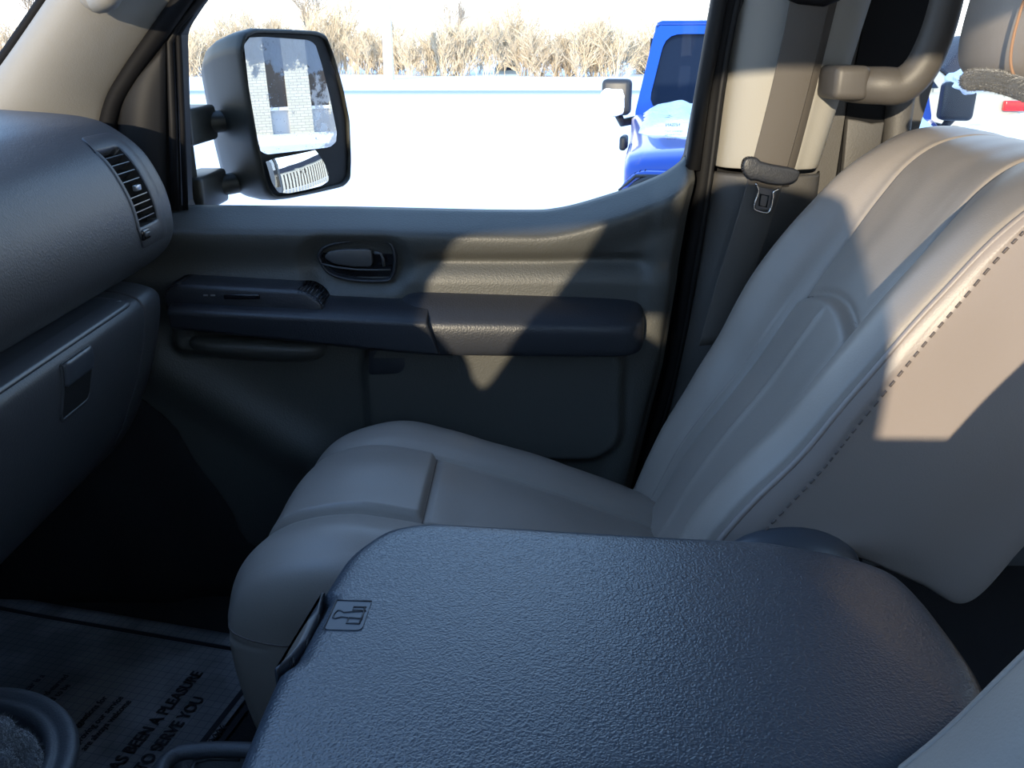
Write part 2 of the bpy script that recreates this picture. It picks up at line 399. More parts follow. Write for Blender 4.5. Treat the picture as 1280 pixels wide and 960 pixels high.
prism('door_core', [(-0.655, 0.04), (0.175, 0.04), (0.2, 0.25), (0.225, 0.41), (0.24, 0.55), (0.25, 0.66), (0.2, 0.655), (0.13, 0.63), (0.0, 0.61), (-0.655, 0.61)], 'y', 1.275, 1.345, 'sail', door, bev=0.003)

# window frame (black) and glass
opening = [PY(*q, 1.31) for q in [(234, 262), (440, 264), (640, 269), (700, 266), (760, 251), (820, 227), (857, 203)]]
opening = [(p.x, p.z) for p in opening]
tr = PY(893, 0, 1.31); tl = PY(252, 0, 1.31); tl2 = PY(227, 38, 1.31)
opening += [(tr.x, tr.z), (tr.x+0.045, 1.10), (tr.x+0.02, 1.14), (-0.16, 1.14), (tl.x, tl.z), (tl2.x, tl2.z)]
opening = round_loop(opening, 0.012, 3)
outer = [(-0.66, 0.60), (0.25, 0.60), (0.256, 0.70), (0.283, 0.82), (0.318, 0.93), (0.375, 1.12), (0.35, 1.18), (-0.24, 1.18), (-0.47, 0.945), (-0.60, 0.80), (-0.66, 0.72)]
ring_panel('window_frame', outer, opening, 1.288, 1.335, 'sail', door, n=220)
gl = [Vector((x, 1.312, z)) for x, z in resample_loop(opening, 80)]
cg = sum(gl, Vector())/80
pane = mesh_obj('window_pane', gl, [tuple(range(80))], 'window_glass', door, smooth=False)
# glass run channel along the front edge
tube('glass_channel', [tuple(PY(*q, 1.284)) for q in [(219, 262), (216, 150), (212, 52), (225, 30), (262, -14)]], 0.006, 'sail', door, n=8)
tube('inner_seal', [tuple(PY(*q, 1.285)) for q in [(232, 262), (228, 150), (223, 42), (248, 4), (280, -40)]], 0.0042, 'black', door, n=8)
# mirror-corner trim with a soft vertical swell
rows = []
for i in range(15):
    t = i/14; rr_ = []
    for j in range(9):
        s = j/8
        p = PY(152+s*60+t*-8+ (1-t)*10*0, 250-t*190, 1.285) if False else PY(150+s*(58-4*t)+t*4, 262-t*(195-60*(1-s)*0+ (1-s)*-70*0), 1.285)
        zt = 262-t*(150+s*60); p = PY(150+s*60, zt, 1.286); p.y -= 0.008+0.012*math.sin(math.pi*s)*math.sin(math.pi*min(1, t+0.02))**0.5; rr_.append(p)
    rows.append(rr_)
grid('corner_trim', rows, 'sail', door, solid=0.003)
# rear run of the frame: brownish-lit inner channel
tube('rear_channel', [tuple(PY(*q, 1.283)) for q in [(866, 212), (878, 120), (903, -20), (925, -120)]], 0.011, 'sail', door, n=8)
# writing on the glass, read from behind
wt = PY(850, 158, 1.309)
for s_, sz, dx, dz in (('NISSAN', 0.0062, 0, 0), ('GENUINE PARTS', 0.0036, 0.004, -0.008), ('SAFETY GLASS AS2', 0.0030, 0.004, -0.0125), ('TEMPERED', 0.0030, -0.004, -0.018)):
    text('glass_marking', s_, sz, (wt.x+dx, 1.3085, wt.z+dz), (-1, 0, 0), (0, 0, 1), 'ink', door, extrude=0.00005)

# armrest rear pad
def loft_sections(name, secs, m, parent, n=None, sub=0, caps=True):
    return grid(name, secs, m, parent, cu=True, caps=caps, sub=sub)
def pad_section(x, zt, zr, zb, yr, sc_=1.0, ycut=1.262):
    """cross section in (y,z): wall-top, ridge, front-bottom"""
    base = [(ycut, zt), (1.235, zt+0.001), ((1.235+yr)/2, (zt*0.45+zr*0.55)+0.004), (yr+0.008, zr+0.004), (yr, zr-0.004), (yr+0.001, (zr+zb)/2), (yr+0.005, zb+0.007), (yr+0.014, zb), (1.24, zb+0.004), (ycut, zb+0.004)]
    cy, cz = 1.25, (zt+zb)/2
    return [Vector((x, cy+(y-cy)*sc_, cz+(z-cz)*(0.35+0.65*sc_))) for y, z in base]
secs = []
def armz(x):  # slopes gently down to the rear
    f = (x+0.16)/0.345; return (0.521-0.012*f, 0.492-0.006*f, 0.437-0.004*f)
for x, s in [(-0.165, 0.35), (-0.160, 0.65), (-0.150, 0.9), (-0.135, 1.0), (-0.09, 1), (-0.02, 1), (0.05, 1), (0.11, 1), (0.15, 0.99), (0.172, 0.93), (0.184, 0.8), (0.190, 0.6), (0.191, 0.4)]:
    zt, zr, zb = armz(x); secs.append(pad_section(x, zt, zr, zb, 1.178, s))
loft_sections('armrest_pad', secs, 'door_dark', door, sub=2)
# front pull bar
secs = []
for x, s in [(-0.475, 0.8), (-0.47, 1), (-0.40, 1), (-0.30, 1), (-0.20, 1), (-0.14, 1), (-0.118, 1)]:
    f = (x+0.47)/0.36
    zt, zr, zb = 0.523-0.016*f, 0.514-0.018*f, 0.482-0.040*f
    yr = 1.165
    sec = [(1.25, zt), (1.215, zt), (yr+0.012, zr+0.003), (yr+0.002, zr-0.001), (yr, zr-0.006), (yr+0.004, zb+0.006), (yr+0.012, zb), (1.25, zb+0.004)]
    sl = 0.016*ss(-0.16, -0.118, x)
    secs.append([Vector((x+(0.0 if z > zr-0.01 else sl), y, z)) for y, z in sec])
g = grid('pull_bar', secs, 'door_dark', door, cu=True, caps=True)
bv = g.modifiers.new('bev', 'BEVEL'); bv.width = 0.0025; bv.segments = 3; bv.limit_method = 'ANGLE'; bv.angle_limit = R(25)
# switch pod above the front bar
pod = round_loop([(-0.485, 0.50), (-0.268, 0.488), (-0.262, 0.515), (-0.285, 0.535), (-0.47, 0.545), (-0.485, 0.535)], 0.018, 5)
pod_o = prism('switch_pod', pod, 'y', 1.185, 1.255, 'door_dark', door, bev=0.006, seg=3)
# window switch and two pale marks on the pod
sw = box('window_switch', (-0.400, 1.182, 0.524), (-0.350, 1.187, 0.531), 'gloss', door, bev=0.0015)
box('switch_mark', (-0.428, 1.1835, 0.5285), (-0.422, 1.1855, 0.5305), 'rim', door)
box('switch_mark', (-0.418, 1.1835, 0.5285), (-0.412, 1.1855, 0.5305), 'rim', door)
# pocket lip under the pull bar
secs = []
for x, s in [(-0.47, 0.5), (-0.45, 1), (-0.36, 1), (-0.31, 1), (-0.285, 0.85), (-0.272, 0.5)]:
    f = (x+0.47)/0.2
    cz = 0.452-0.010*f
    secs.append([Vector((x, 1.235-s*a, cz+s*b)) for a, b in [(0, 0.014), (0.035, 0.014), (0.052, 0.008), (0.050, -0.006), (0.025, -0.024), (0, -0.03)]])
loft_sections('pocket_lip', secs, 'door', door, sub=2)
# small recessed tab below the bar
pt = [PY(*q, 1.228) for q in [(461, 438), (507, 434), (507, 458), (500, 466), (461, 468)]]
prism('reflector_tab', round_loop([(p.x, p.z) for p in pt], 0.006, 3), 'y', 1.2245, 1.25, 'door_dark', door, bev=0.001)

# inner door handle
hn = [(397, 322), (402, 312), (415, 306), (440, 302), (470, 302), (486, 304), (492, 315), (493, 332), (490, 346), (482, 352), (450, 352), (425, 348), (408, 340)]
hl = [PY(*q, 1.243) for q in hn]; loop = [(p.x, p.z) for p in hl]
loop = resample_loop(cr(loop+[loop[0]], 60)[:-1], 72)
cx = sum(p.x for p in loop)/72; cz = sum(p.y for p in loop)/72
def inset(lp, d):
    out = []
    for i, p in enumerate(lp):
        t = (lp[(i+1) % len(lp)]-lp[i-1]).normalized(); n_ = Vector((t.y, -t.x))
        if n_.dot(Vector((cx, cz))-p) < 0: n_ = -n_
        out.append(p+n_*d)
    return out
rows = [[(p.x, y, p.y) for p in inset(loop, d)] for d, y in ((-0.003, 1.258), (-0.002, 1.2465), (0.0, 1.2445), (0.002, 1.246), (0.003, 1.252), (0.0035, 1.256))]
grid('handle_bezel', rows, 'door_dark', door, cu=True)
inn = inset(loop, 0.003)
mesh_obj('handle_cavity', [(p.x, 1.2555, p.y) for p in inn]+[], [tuple(range(72))], 'gloss', door, smooth=False)
lv = [PY(*q, 1.242) for q in [(404, 322), (410, 315), (430, 312), (464, 312), (465, 334), (440, 334), (415, 330)]]
prism('handle_lever', round_loop([(p.x, p.z) for p in lv], 0.006, 4), 'y', 1.2445, 1.2555, 'grey_lever', door, bev=0.0015)
tube('lever_lip', [tuple(PY(*q, 1.243)) for q in [(403, 330), (420, 334), (445, 337), (470, 337.5), (488, 337)]], 0.0014, 'grey_lever', door, n=8)
tube('lock_slider', [tuple(PY(*q, 1.243)) for q in [(468, 316), (476, 317), (479, 324), (480, 333)]], 0.0022, 'grey_lever', door, n=8)

# ------------------------------------------------------------------ B pillar lining, belt, rear trims
def at_y(pxs, Y): return [tuple(PY(px, py, Y)) for px, py in pxs]
def pillar(name, prof_top, prof_bot, m, n=14):
    rows = []
    for i in range(n+1):
        t = i/n; rows.append([Vector(a).lerp(Vector(b), t) for a, b in zip(prof_top, prof_bot)])
    return rows
zt, zb = 1.28, 0.688
def psec(z):
    # left edge and right edge of the beige lining at height z
    f = (z-0.688)/(0.91-0.688)
    xl = 0.296+0.012*f; x1 = 0.405-0.0*f+0.0*f; xrr = 0.440+0.045*f
    w = xrr-xl
    return [(xl-0.004, 1.325, z), (xl, 1.300, z), (xl+0.010, 1.283, z), (xl+0.03*w/0.15, 1.274, z), (xl+0.35*w, 1.264, z), (xl+0.60*w, 1.262, z), (xl+0.66*w, 1.258, z), (xl+0.70*w, 1.258, z), (xl+0.76*w, 1.264, z), (xl+0.9*w, 1.268, z), (xl+w, 1.29, z), (xl+w+0.004, 1.33, z)]
rows = [psec(zb+(zt-zb)*i/14) for i in range(15)]
o = grid('trim_5', rows, 'beige', solid=0.003, sub=2); tag(o, kind='structure')
def psec2(z):
    f = (0.688-z)/0.688
    xl = 0.290-0.085*f; xrr = 0.445-0.02*f; w = xrr-xl
    return [(xl-0.004, 1.325, z), (xl, 1.300, z), (xl+0.012, 1.280, z), (xl+0.03, 1.268, z), (xl+0.35*w, 1.260, z), (xl+0.65*w, 1.257, z), (xl+0.76*w, 1.260, z), (xl+0.9*w, 1.264, z), (xl+w, 1.29, z), (xl+w+0.004, 1.33, z)]
rows = [psec2(0.686-0.66*i/14) for i in range(15)]
o = grid('trim_6', rows, 'pillar_low', solid=0.003, sub=1); tag(o, kind='structure')
tag(prism('trim_14', [(0.14, -0.02), (0.33, -0.02), (0.36, 0.55), (0.40, 1.2), (0.34, 1.2), (0.285, 0.95), (0.25, 0.62), (0.20, 0.3)], 'y', 1.338, 1.36, 'black'), kind='structure')
tag(box('trim_15', (-1.24, 1.30, -0.06), (0.6, 1.38, 0.045), 'black'), kind='structure')
# rear door seal, two lips
tag(tube('trim_7', cr(at_y([(778, 640), (812, 560), (842, 450), (862, 330), (880, 215), (894, 100), (913, 0), (940, -120), (970, -250)], 1.292), 40), 0.011, 'black', n=10), kind='structure')
tag(tube('trim_8', cr(at_y([(800, 620), (828, 530), (852, 430), (872, 320), (888, 215), (903, 100), (922, 0), (948, -120), (975, -250)], 1.286), 40), 0.005, 'sail', n=8), kind='structure')

belt = thing('seat_belt', PY(905, 370, 1.235), 'dark grey woven seat belt hanging down the door pillar', 'seat belt')
cl = cr([(1030, -110), (1012, 0), (990, 100), (964, 200), (941, 280), (918, 350), (895, 430)], 30)
rows = []
for px, py in cl:
    c_ = PY(px, py, 1.236); rows.append([c_+Vector((dx, dy, dx*0.12)) for dx, dy in ((-0.0255, 0), (-0.024, -0.0006), (0, -0.001), (0.024, -0.0006), (0.0255, 0))])
grid('webbing', rows, 'belt', belt, solid=0.0012)
# second run behind, slightly offset
rows = []
for px, py in cr([(1052, -110), (1028, 0), (1004, 100), (980, 195), (968, 235)], 16):
    c_ = PY(px, py, 1.246); rows.append([c_+Vector((dx, 0, dx*0.12)) for dx in (-0.02, 0, 0.02)])
grid('webbing', rows, 'belt', belt, solid=0.0012)
tc_ = PY(961, 217, 1.222); tp = []
for k in range(40):
    t_ = 2*math.pi*k/40; u_, v_ = math.cos(t_), math.sin(t_)
    u_ = math.copysign(abs(u_)**.7, u_)*.040; v_ = math.copysign(abs(v_)**.8, v_)*(.0125+.004*(u_ < -.02)); v_ += .006*(abs(u_)/.04)**2
    tp.append((tc_.x+u_*.97+v_*.2, tc_.z-u_*.20+v_))
tongue = prism('tongue', tp, 'y', 1.214, 1.230, 'door_dark', belt, bev=0.003, seg=3)
bk = [tuple(PY(*q, 1.218)) for q in [(945, 229), (948, 240), (943, 256), (944, 262), (957, 266), (963, 262), (966, 248), (967, 240), (974, 236)]]
tag(tube('buckle_blade', cr(bk, 30), 0.0016, 'chrome', belt, n=8), 'chrome buckle loop')
tube('blade_slot', [tuple(PY(*q, 1.219)) for q in [(951, 243), (949, 257), (958, 259), (961, 245)]], 0.0012, 'gloss', belt, n=6, closed=True)
bl = [PY(*q, 1.221) for q in [(947, 234), (971, 238), (964, 262), (945, 261)]]
prism('blade_plate', [(p.x, p.z) for p in bl], 'y', 1.2205, 1.222, 'gunmetal', belt)
# belt guide at the top edge
tube('belt_guide', [tuple(PY(*q, 1.232)) for q in [(985, -8), (1000, -2), (1030, 1), (1048, -6)]], 0.007, 'black', belt, n=10)

# assist handle by the rear window
ah = thing('assist_handle', PY(1060, 105, 1.22), 'thick dark curved assist handle bolted to the pillar behind the belt', 'grab handle')
hp = [(1052, 104, 1.235), (1072, 106, 1.215), (1100, 107, 1.20), (1128, 106, 1.195), (1152, 84, 1.19), (1172, 40, 1.185), (1187, -15, 1.18), (1200, -70, 1.18), (1205, -120, 1.20), (1200, -150, 1.25)]
P = [tuple(PY(a, b, c)) for a, b, c in hp]
bm = bmesh.new(); PT = cr(P, 44)
tube_bm(bm, PT, 0.021, n=18, rr=[0.0215+0.002*math.sin(i*0.15) for i in range(44)], flat=0.85); bmesh.ops.recalc_face_normals(bm, faces=bm.faces)
M['handle_vinyl'] = mat('soft_grey_handle_vinyl', (0.075, 0.068, 0.062), 0.5, bump=('voronoi', 500, 0.2, 0.0004))
bm_obj('grip', bm, 'handle_vinyl', ah)
b0 = PY(1042, 88, 1.20); b1 = PY(1082, 122, 1.20)
box('end_cap', (b0.x, 1.188, b1.z-0.003), (b1.x, 1.262, b0.z+0.006), 'handle_vinyl', ah, bev=0.009, seg=4)
# rear trims behind the handle
dk = [PY(*q, 1.335) for q in [(1040, 260), (1060, 130), (1088, -10), (1120, -200), (1215, -200), (1180, -40), (1166, 10), (1152, 55), (1136, 100), (1128, 180), (1110, 260)]]
o = prism('trim_9', [(p.x, p.z) for p in dk], 'y', 1.335, 1.35, 'black'); tag(o, kind='structure')
lp = [PY(*q, 1.318) for q in [(1048, 260), (1058, 148), (1072, 150), (1088, 154), (1104, 152), (1096, 200), (1085, 260)]]
o = prism('trim_10', [(p.x, p.z) for p in lp], 'y', 1.312, 1.325, 'pillar_low', bev=0.002); tag(o, kind='structure')
rows = []
for i in range(9):
    t = i/8
    a = PY(1112+(-12)*t, 112+130*t, 1.325); b = PY(1150-22*t*0.9, 84+150*t, 1.325)
    rows.append([a+Vector((0, 0.01, 0)), a+Vector((0.003, -0.006, 0)), a.lerp(b, 0.5)+Vector((0, -0.012, 0)), b+Vector((-0.003, -0.006, 0)), b+Vector((0, 0.01, 0))])
o = grid('trim_11', rows, 'pillar_low', solid=0.003, sub=2); tag(o, kind='structure')
# rear side wall with side window
rw = [(0.585, 0.66), (1.45, 0.66), (1.45, 1.15), (0.70, 1.15), (0.63, 0.95)]
o = ring_panel('wall_right', [(0.45, -0.06), (1.75, -0.06), (1.75, 1.38), (0.30, 1.38)], rw, 1.34, 1.37, 'pillar_low'); tag(o, kind='structure')
tag(mesh_obj('window_3', [(x, 1.355, z) for x, z in rw], [tuple(range(5))], 'window_glass', smooth=False), kind='structure')
# header above the door (cant rail)
tag(box('trim_12', (-0.30, 1.24, 1.17), (0.75, 1.40, 1.37), 'headliner', bev=0.02), kind='structure')

# ------------------------------------------------------------------ dashboard
dash = thing('dashboard', (-0.8, 0.5, 0.30), 'dark blue grey dashboard with side air vent and glovebox', 'dashboard')
prof = [(-1.24, 0.735), (-1.05, 0.765), (-0.85, 0.778), (-0.70, 0.780), (-0.646, 0.777), (-0.586, 0.773), (-0.545, 0.768), (-0.515, 0.757), (-0.480, 0.728), (-0.460, 0.69), (-0.452, 0.655), (-0.453, 0.62), (-0.466, 0.597), (-0.490, 0.578), (-0.530, 0.556), (-0.60, 0.53)]
PR = [Vector(p) for p in cr(prof, 121)]
def pnorm(i):
    t = (PR[min(i+1, 120)]-PR[max(i-1, 0)]).normalized(); return Vector((-t.y, t.x))   # outward (up / toward the cabin)
def on_dash(px, py):
    best = None
    for i in range(40, 118):
        x, z = PR[i]; a, y, zz = ray(px, py)
        if a >= 0: continue
        t = x/a; d = abs(H+zz*t-z)
        if y*t > 0 and (best is None or d < best[0]): best = (d, i, y*t)
    return best[1], best[2]
vc = [on_dash(*q) for q in [(121, 190), (151, 184), (192, 275), (167, 284)]]
pc = [on_dash(*q) for q in [(107, 172), (146, 169), (205, 292), (170, 317)]]
print('VENT', vc, pc)
vi0, vi1 = round((vc[0][0]+vc[1][0])/2), round((vc[2][0]+vc[3][0])/2)
vy0, vy1 = (vc[0][1]+vc[3][1])/2, (vc[1][1]+vc[2][1])/2
pi0, pi1 = round((pc[0][0]+pc[1][0])/2), round((pc[2][0]+pc[3][0])/2)
py0, py1 = (pc[0][1]+pc[3][1])/2, (pc[1][1]+pc[2][1])/2
YE, RC = 1.165, 0.035
Ys = sorted(set([-0.09+0.05*k for k in range(29)]+[vy0, vy1]))
Ys = [y for y in Ys if y <= YE-0.001]+[YE]
rows = [[Vector((p.x, y, p.y)) for p in PR] for y in Ys]
nflat = len(rows)
for k in range(1, 9):
    ph = k/8*math.pi/2; d = RC*(1-math.cos(ph)); y = YE+RC*math.sin(ph)
    rows.append([Vector((p.x, y, p.y))-Vector((pnorm(i).x, 0, pnorm(i).y))*d for i, p in enumerate(PR)])
rows.append([Vector((-0.8, YE+RC, 0.62)) for p in PR])
i0 = Ys.index(vy0); i1 = Ys.index(vy1)
grid('upper_dash', rows, 'plastic', dash, skip=lambda i, j: i0 <= i < i1 and vi0 <= j < vi1)
# vent surround: thin raised panel with a hole
def dp(i, y, off):
    i = max(0, min(119.999, i)); k = int(i); f = i-k
    p = PR[k].lerp(PR[k+1], f); n_ = pnorm(k); return Vector((p.x+n_.x*off, y, p.y+n_.y*off))
ol = round_loop([(pi0, py0), (pi0, py1), (pi1, py1), (pi1, py0)], 0.0, 1)
def loop_sy(a0, a1, b0, b1, rs, n=96):
    # param loop with rounded corners in metric-ish space (s scaled)
    S = 0.0095
    L_ = round_loop([(a0*S, b0), (a0*S, b1), (a1*S, b1), (a1*S, b0)], rs, 5)
    return [(p.x/S, p.y) for p in resample_loop(L_, n)]
outL = loop_sy(pi0, pi1, py0, py1, 0.012); inL = loop_sy(vi0, vi1, vy0, vy1, 0.006)
rows = []
for t, off in ((0, -0.002), (0, 0.0004), (0.05, 0.0011), (0.5, 0.0012), (0.9, 0.0012), (1, 0.0002), (1, -0.012)):
    rows.append([dp(a[0]+(b[0]-a[0])*t, a[1]+(b[1]-a[1])*t, off) for a, b in zip(outL, inL)])
vent = grid('air_vent', rows, 'plastic', dash, cu=True)
rows = [[dp(vi0+(vi1-vi0)*k/12, vy0+(vy1-vy0)*q, -0.018 if 0 < q < 1 else 0.0) for q in (0, 0.001, 0.999, 1)] for k in range(13)]
rows = [[dp(vi0, vy0+(vy1-vy0)*q, 0.0) for q in (0, 0.001, 0.999, 1)]]+rows+[[dp(vi1, vy0+(vy1-vy0)*q, 0.0) for q in (0, 0.001, 0.999, 1)]]
grid('vent_cavity', rows, 'vent_dark', vent)
for k in range(1, 10):
    s_ = vi0+(vi1-vi0)*k/10.0
    if k == 5:
        box_c = dp(s_, vy0+(vy1-vy0)*0.62, -0.0005)
        bm = bmesh.new(); box_bm(bm, (-0.003, -0.007, -0.0035), (0.003, 0.007, 0.0035), 0.001)
        for v in bm.verts: v.co += box_c
        tag(bm_obj('vent_tab', bm, 'rim', vent), 'pale grey adjusting tab')
        continue
    A_ = [dp(s_-0.05, y, -0.001) for y in (vy0+0.001, vy1-0.001)]; B_ = [dp(s_+0.35, y, -0.014) for y in (vy0+0.001, vy1-0.001)]
    grid('vent_slat', [A_, B_], 'slat', vent, solid=0.0012, smooth=False)
# thumb wheel below the vent
ti, ty = on_dash(180, 292)
c_ = dp(ti, ty, 0.0)
n_ = pnorm(ti)
bm = bmesh.new(); box_bm(bm, (-0.004, -0.011, -0.0065), (0.004, 0.011, 0.0065), 0.002)
for v in bm.verts: v.co += c_
wh = bm_obj('thumb_wheel', bm, 'gloss', vent)
bm = bmesh.new(); box_bm(bm, (0.002, -0.007, -0.003), (0.0058, 0.007, 0.003), 0.001)
for v in bm.verts: v.co += c_
bm_obj('wheel_rib', bm, 'slat', wh)

# lower dash with glovebox
prof2 = [(-0.62, 0.56), (-0.545, 0.560), (-0.515, 0.559), (-0.490, 0.553), (-0.478, 0.545), (-0.474, 0.532), (-0.478, 0.505), (-0.492, 0.455), (-0.512, 0.405), (-0.54, 0.35), (-0.585, 0.30), (-0.66, 0.265), (-0.80, 0.25)]
P2 = [Vector(p) for p in cr(prof2, 73)]
def pn2(i):
    t = (P2[min(i+1, 72)]-P2[max(i-1, 0)]).normalized(); return Vector((-t.y, t.x))
rows = []
Y2 = [-0.09+0.06*k for k in range(26)]; Y2 = [y for y in Y2 if y < 1.085]
def row2(y, off): return [Vector((p.x+pn2(i).x*off, y, p.y+pn2(i).y*off)) for i, p in enumerate(P2)]
rows = [row2(y, 0.0) for y in Y2]+[row2(1.090, 0), row2(1.0925, -0.0005), row2(1.0935, -0.005), row2(1.0945, -0.005), row2(1.0955, -0.0005), row2(1.098, 0.0), row2(1.13, 0.0)]
for k in range(1, 8):
    ph = k/7*math.pi/2; rows.append(row2(1.14+0.04*math.sin(ph), -0.045*(1-math.cos(ph))))
rows.append([Vector((-0.8, 1.18, 0.40)) for p in P2])
lowd = grid('lower_dash', rows, 'plastic', dash)
# glovebox upper trim strip, raised, rounded end
def d2(i, y, off):
    i = max(0, min(71.999, i)); k = int(i); f = i-k; p = P2[k].lerp(P2[k+1], f); n_ = pn2(k); return Vector((p.x+n_.x*off, y, p.y+n_.y*off))
gb = []
S2 = 0.0068
L_ = round_loop([(9*S2, 0.30), (9*S2, 1.055), (23*S2, 1.075), (23*S2, 0.30)], 0.02, 6); L_ = [(p.x/S2, p.y) for p in resample_loop(L_, 220)]
c_l = (16, 0.4)
rows = [[d2(a, y, off) for a, y in L_] for off in (-0.001, 0.0015)]
rows.append([d2(a+(16-a)*0.06, y-0.002*ss(.85, 1.05, y), 0.0030) for a, y in L_]); rows.append([d2(a+(16-a)*0.3, y-0.01*ss(.85, 1.05, y), 0.0032) for a, y in L_]); rows.append([d2(16, y-0.02*ss(.85, 1.05, y), 0.0032) for a, y in L_])
gl_ = grid('glovebox_trim', rows, 'lid_smooth', dash, cu=True)
# glovebox latch: recess with a flap
def on_low(px, py):
    best = None
    for i in range(20, 66):
        x, z = P2[i]; a, y, zz = ray(px, py); t = x/a; d = abs(H+zz*t-z)
        if best is None or d < best[0]: best = (d, i, y*t)
    return best[1], best[2]
LC = [on_low(*q) for q in [(70, 458), (108, 440), (115, 492), (76, 525)]]
print('LATCH', LC)
la0, la1 = min(LC[0][0], LC[1][0]), max(LC[2][0], LC[3][0]); ly0, ly1 = (LC[0][1]+LC[3][1])/2, (LC[1][1]+LC[2][1])/2
lm = (la0+la1)/2+1
def lring(a0, a1, b0, b1, rs, n=64):
    q = round_loop([(a0*S2, b0), (a0*S2, b1), (a1*S2, b1), (a1*S2, b0)], rs, 4); return [(p.x/S2, p.y) for p in resample_loop(q, n)]
o_, i_ = lring(la0, la1, ly0, ly1, 0.008), lring(la0+0.4, la1-0.4, ly0+0.003, ly1-0.003, 0.006)
rows = [[d2(a, y, -0.001) for a, y in o_], [d2(a, y, 0.0016) for a, y in o_], [d2(a, y, 0.0016) for a, y in i_], [d2(a, y, 0.0004) for a, y in i_]]
lat = grid('glovebox_latch', rows, 'plastic', dash, cu=True)
ic = (sum(a for a, y in i_)/64, sum(y for a, y in i_)/64)
grid('latch_recess', [[d2(a+(ic[0]-a)*f, y+(ic[1]-y)*f, 0.0007) for a, y in i_] for f in (0, .2, .4, .6, .8, 1)], 'vent_dark', lat, cu=True)
fl = lring(la0+0.4, lm, ly0+0.003, ly1-0.003, 0.005)
cc = (sum(a for a, y in fl)/64, sum(y for a, y in fl)/64)
rows = [[d2(a, y, 0.0006) for a, y in fl], [d2(a, y, 0.004) for a, y in fl], [d2(a+(cc[0]-a)*0.12, y+(cc[1]-y)*0.12, 0.0055) for a, y in fl], [d2(a+(cc[0]-a)*0.5, y+(cc[1]-y)*0.5, 0.0055) for a, y in fl], [d2(*cc, 0.0055) for a, y in fl]]
grid('latch_flap', rows, 'lid_smooth', lat, cu=True)
# kick panel with wheel-arch swell in the dark footwell
rows = []
for i in range(21):
    z = 0.0+0.50*i/20; rr_ = []
    for j in range(31):
        xe = -.36-.08*ss(.04, .12, z)-.07*ss(.12, .30, z)-.10*ss(.28, .42, z); x = -1.2+(1.2+xe)*j/30
        y = 1.240-0.018*(1-ss(0.0, 0.03, math.hypot((x+0.85), (z-0.0))-0.30))
        rr_.append((x, y, z))
    rows.append(rr_)
tag(grid('trim_13', rows, 'carpet', solid=0.004), kind='structure')

# ------------------------------------------------------------------ seats
def lerp_table(tab, n): return cr(tab, n)
SPINE = [(.165, .15, .26, .15, .025), (.195, .22, .275, .22, .035), (.225, .285, .28, .30, .048), (.25, .335, .285, .365, .055), (.285, .392, .345, .360, .053),
         (.322, .449, .43, .320, .046), (.350, .498, .487, .295, .042), (.385, .56, .535, .365, .037), (.42, .62, .58, .44, .031), (.458, .682, .625, .52, .022), (.485, .718, .65, .60, .012),
         (.518, .742, .668, .67, .006), (.562, .752, .668, .71, .003), (.61, .747, .650, .740, .002)]
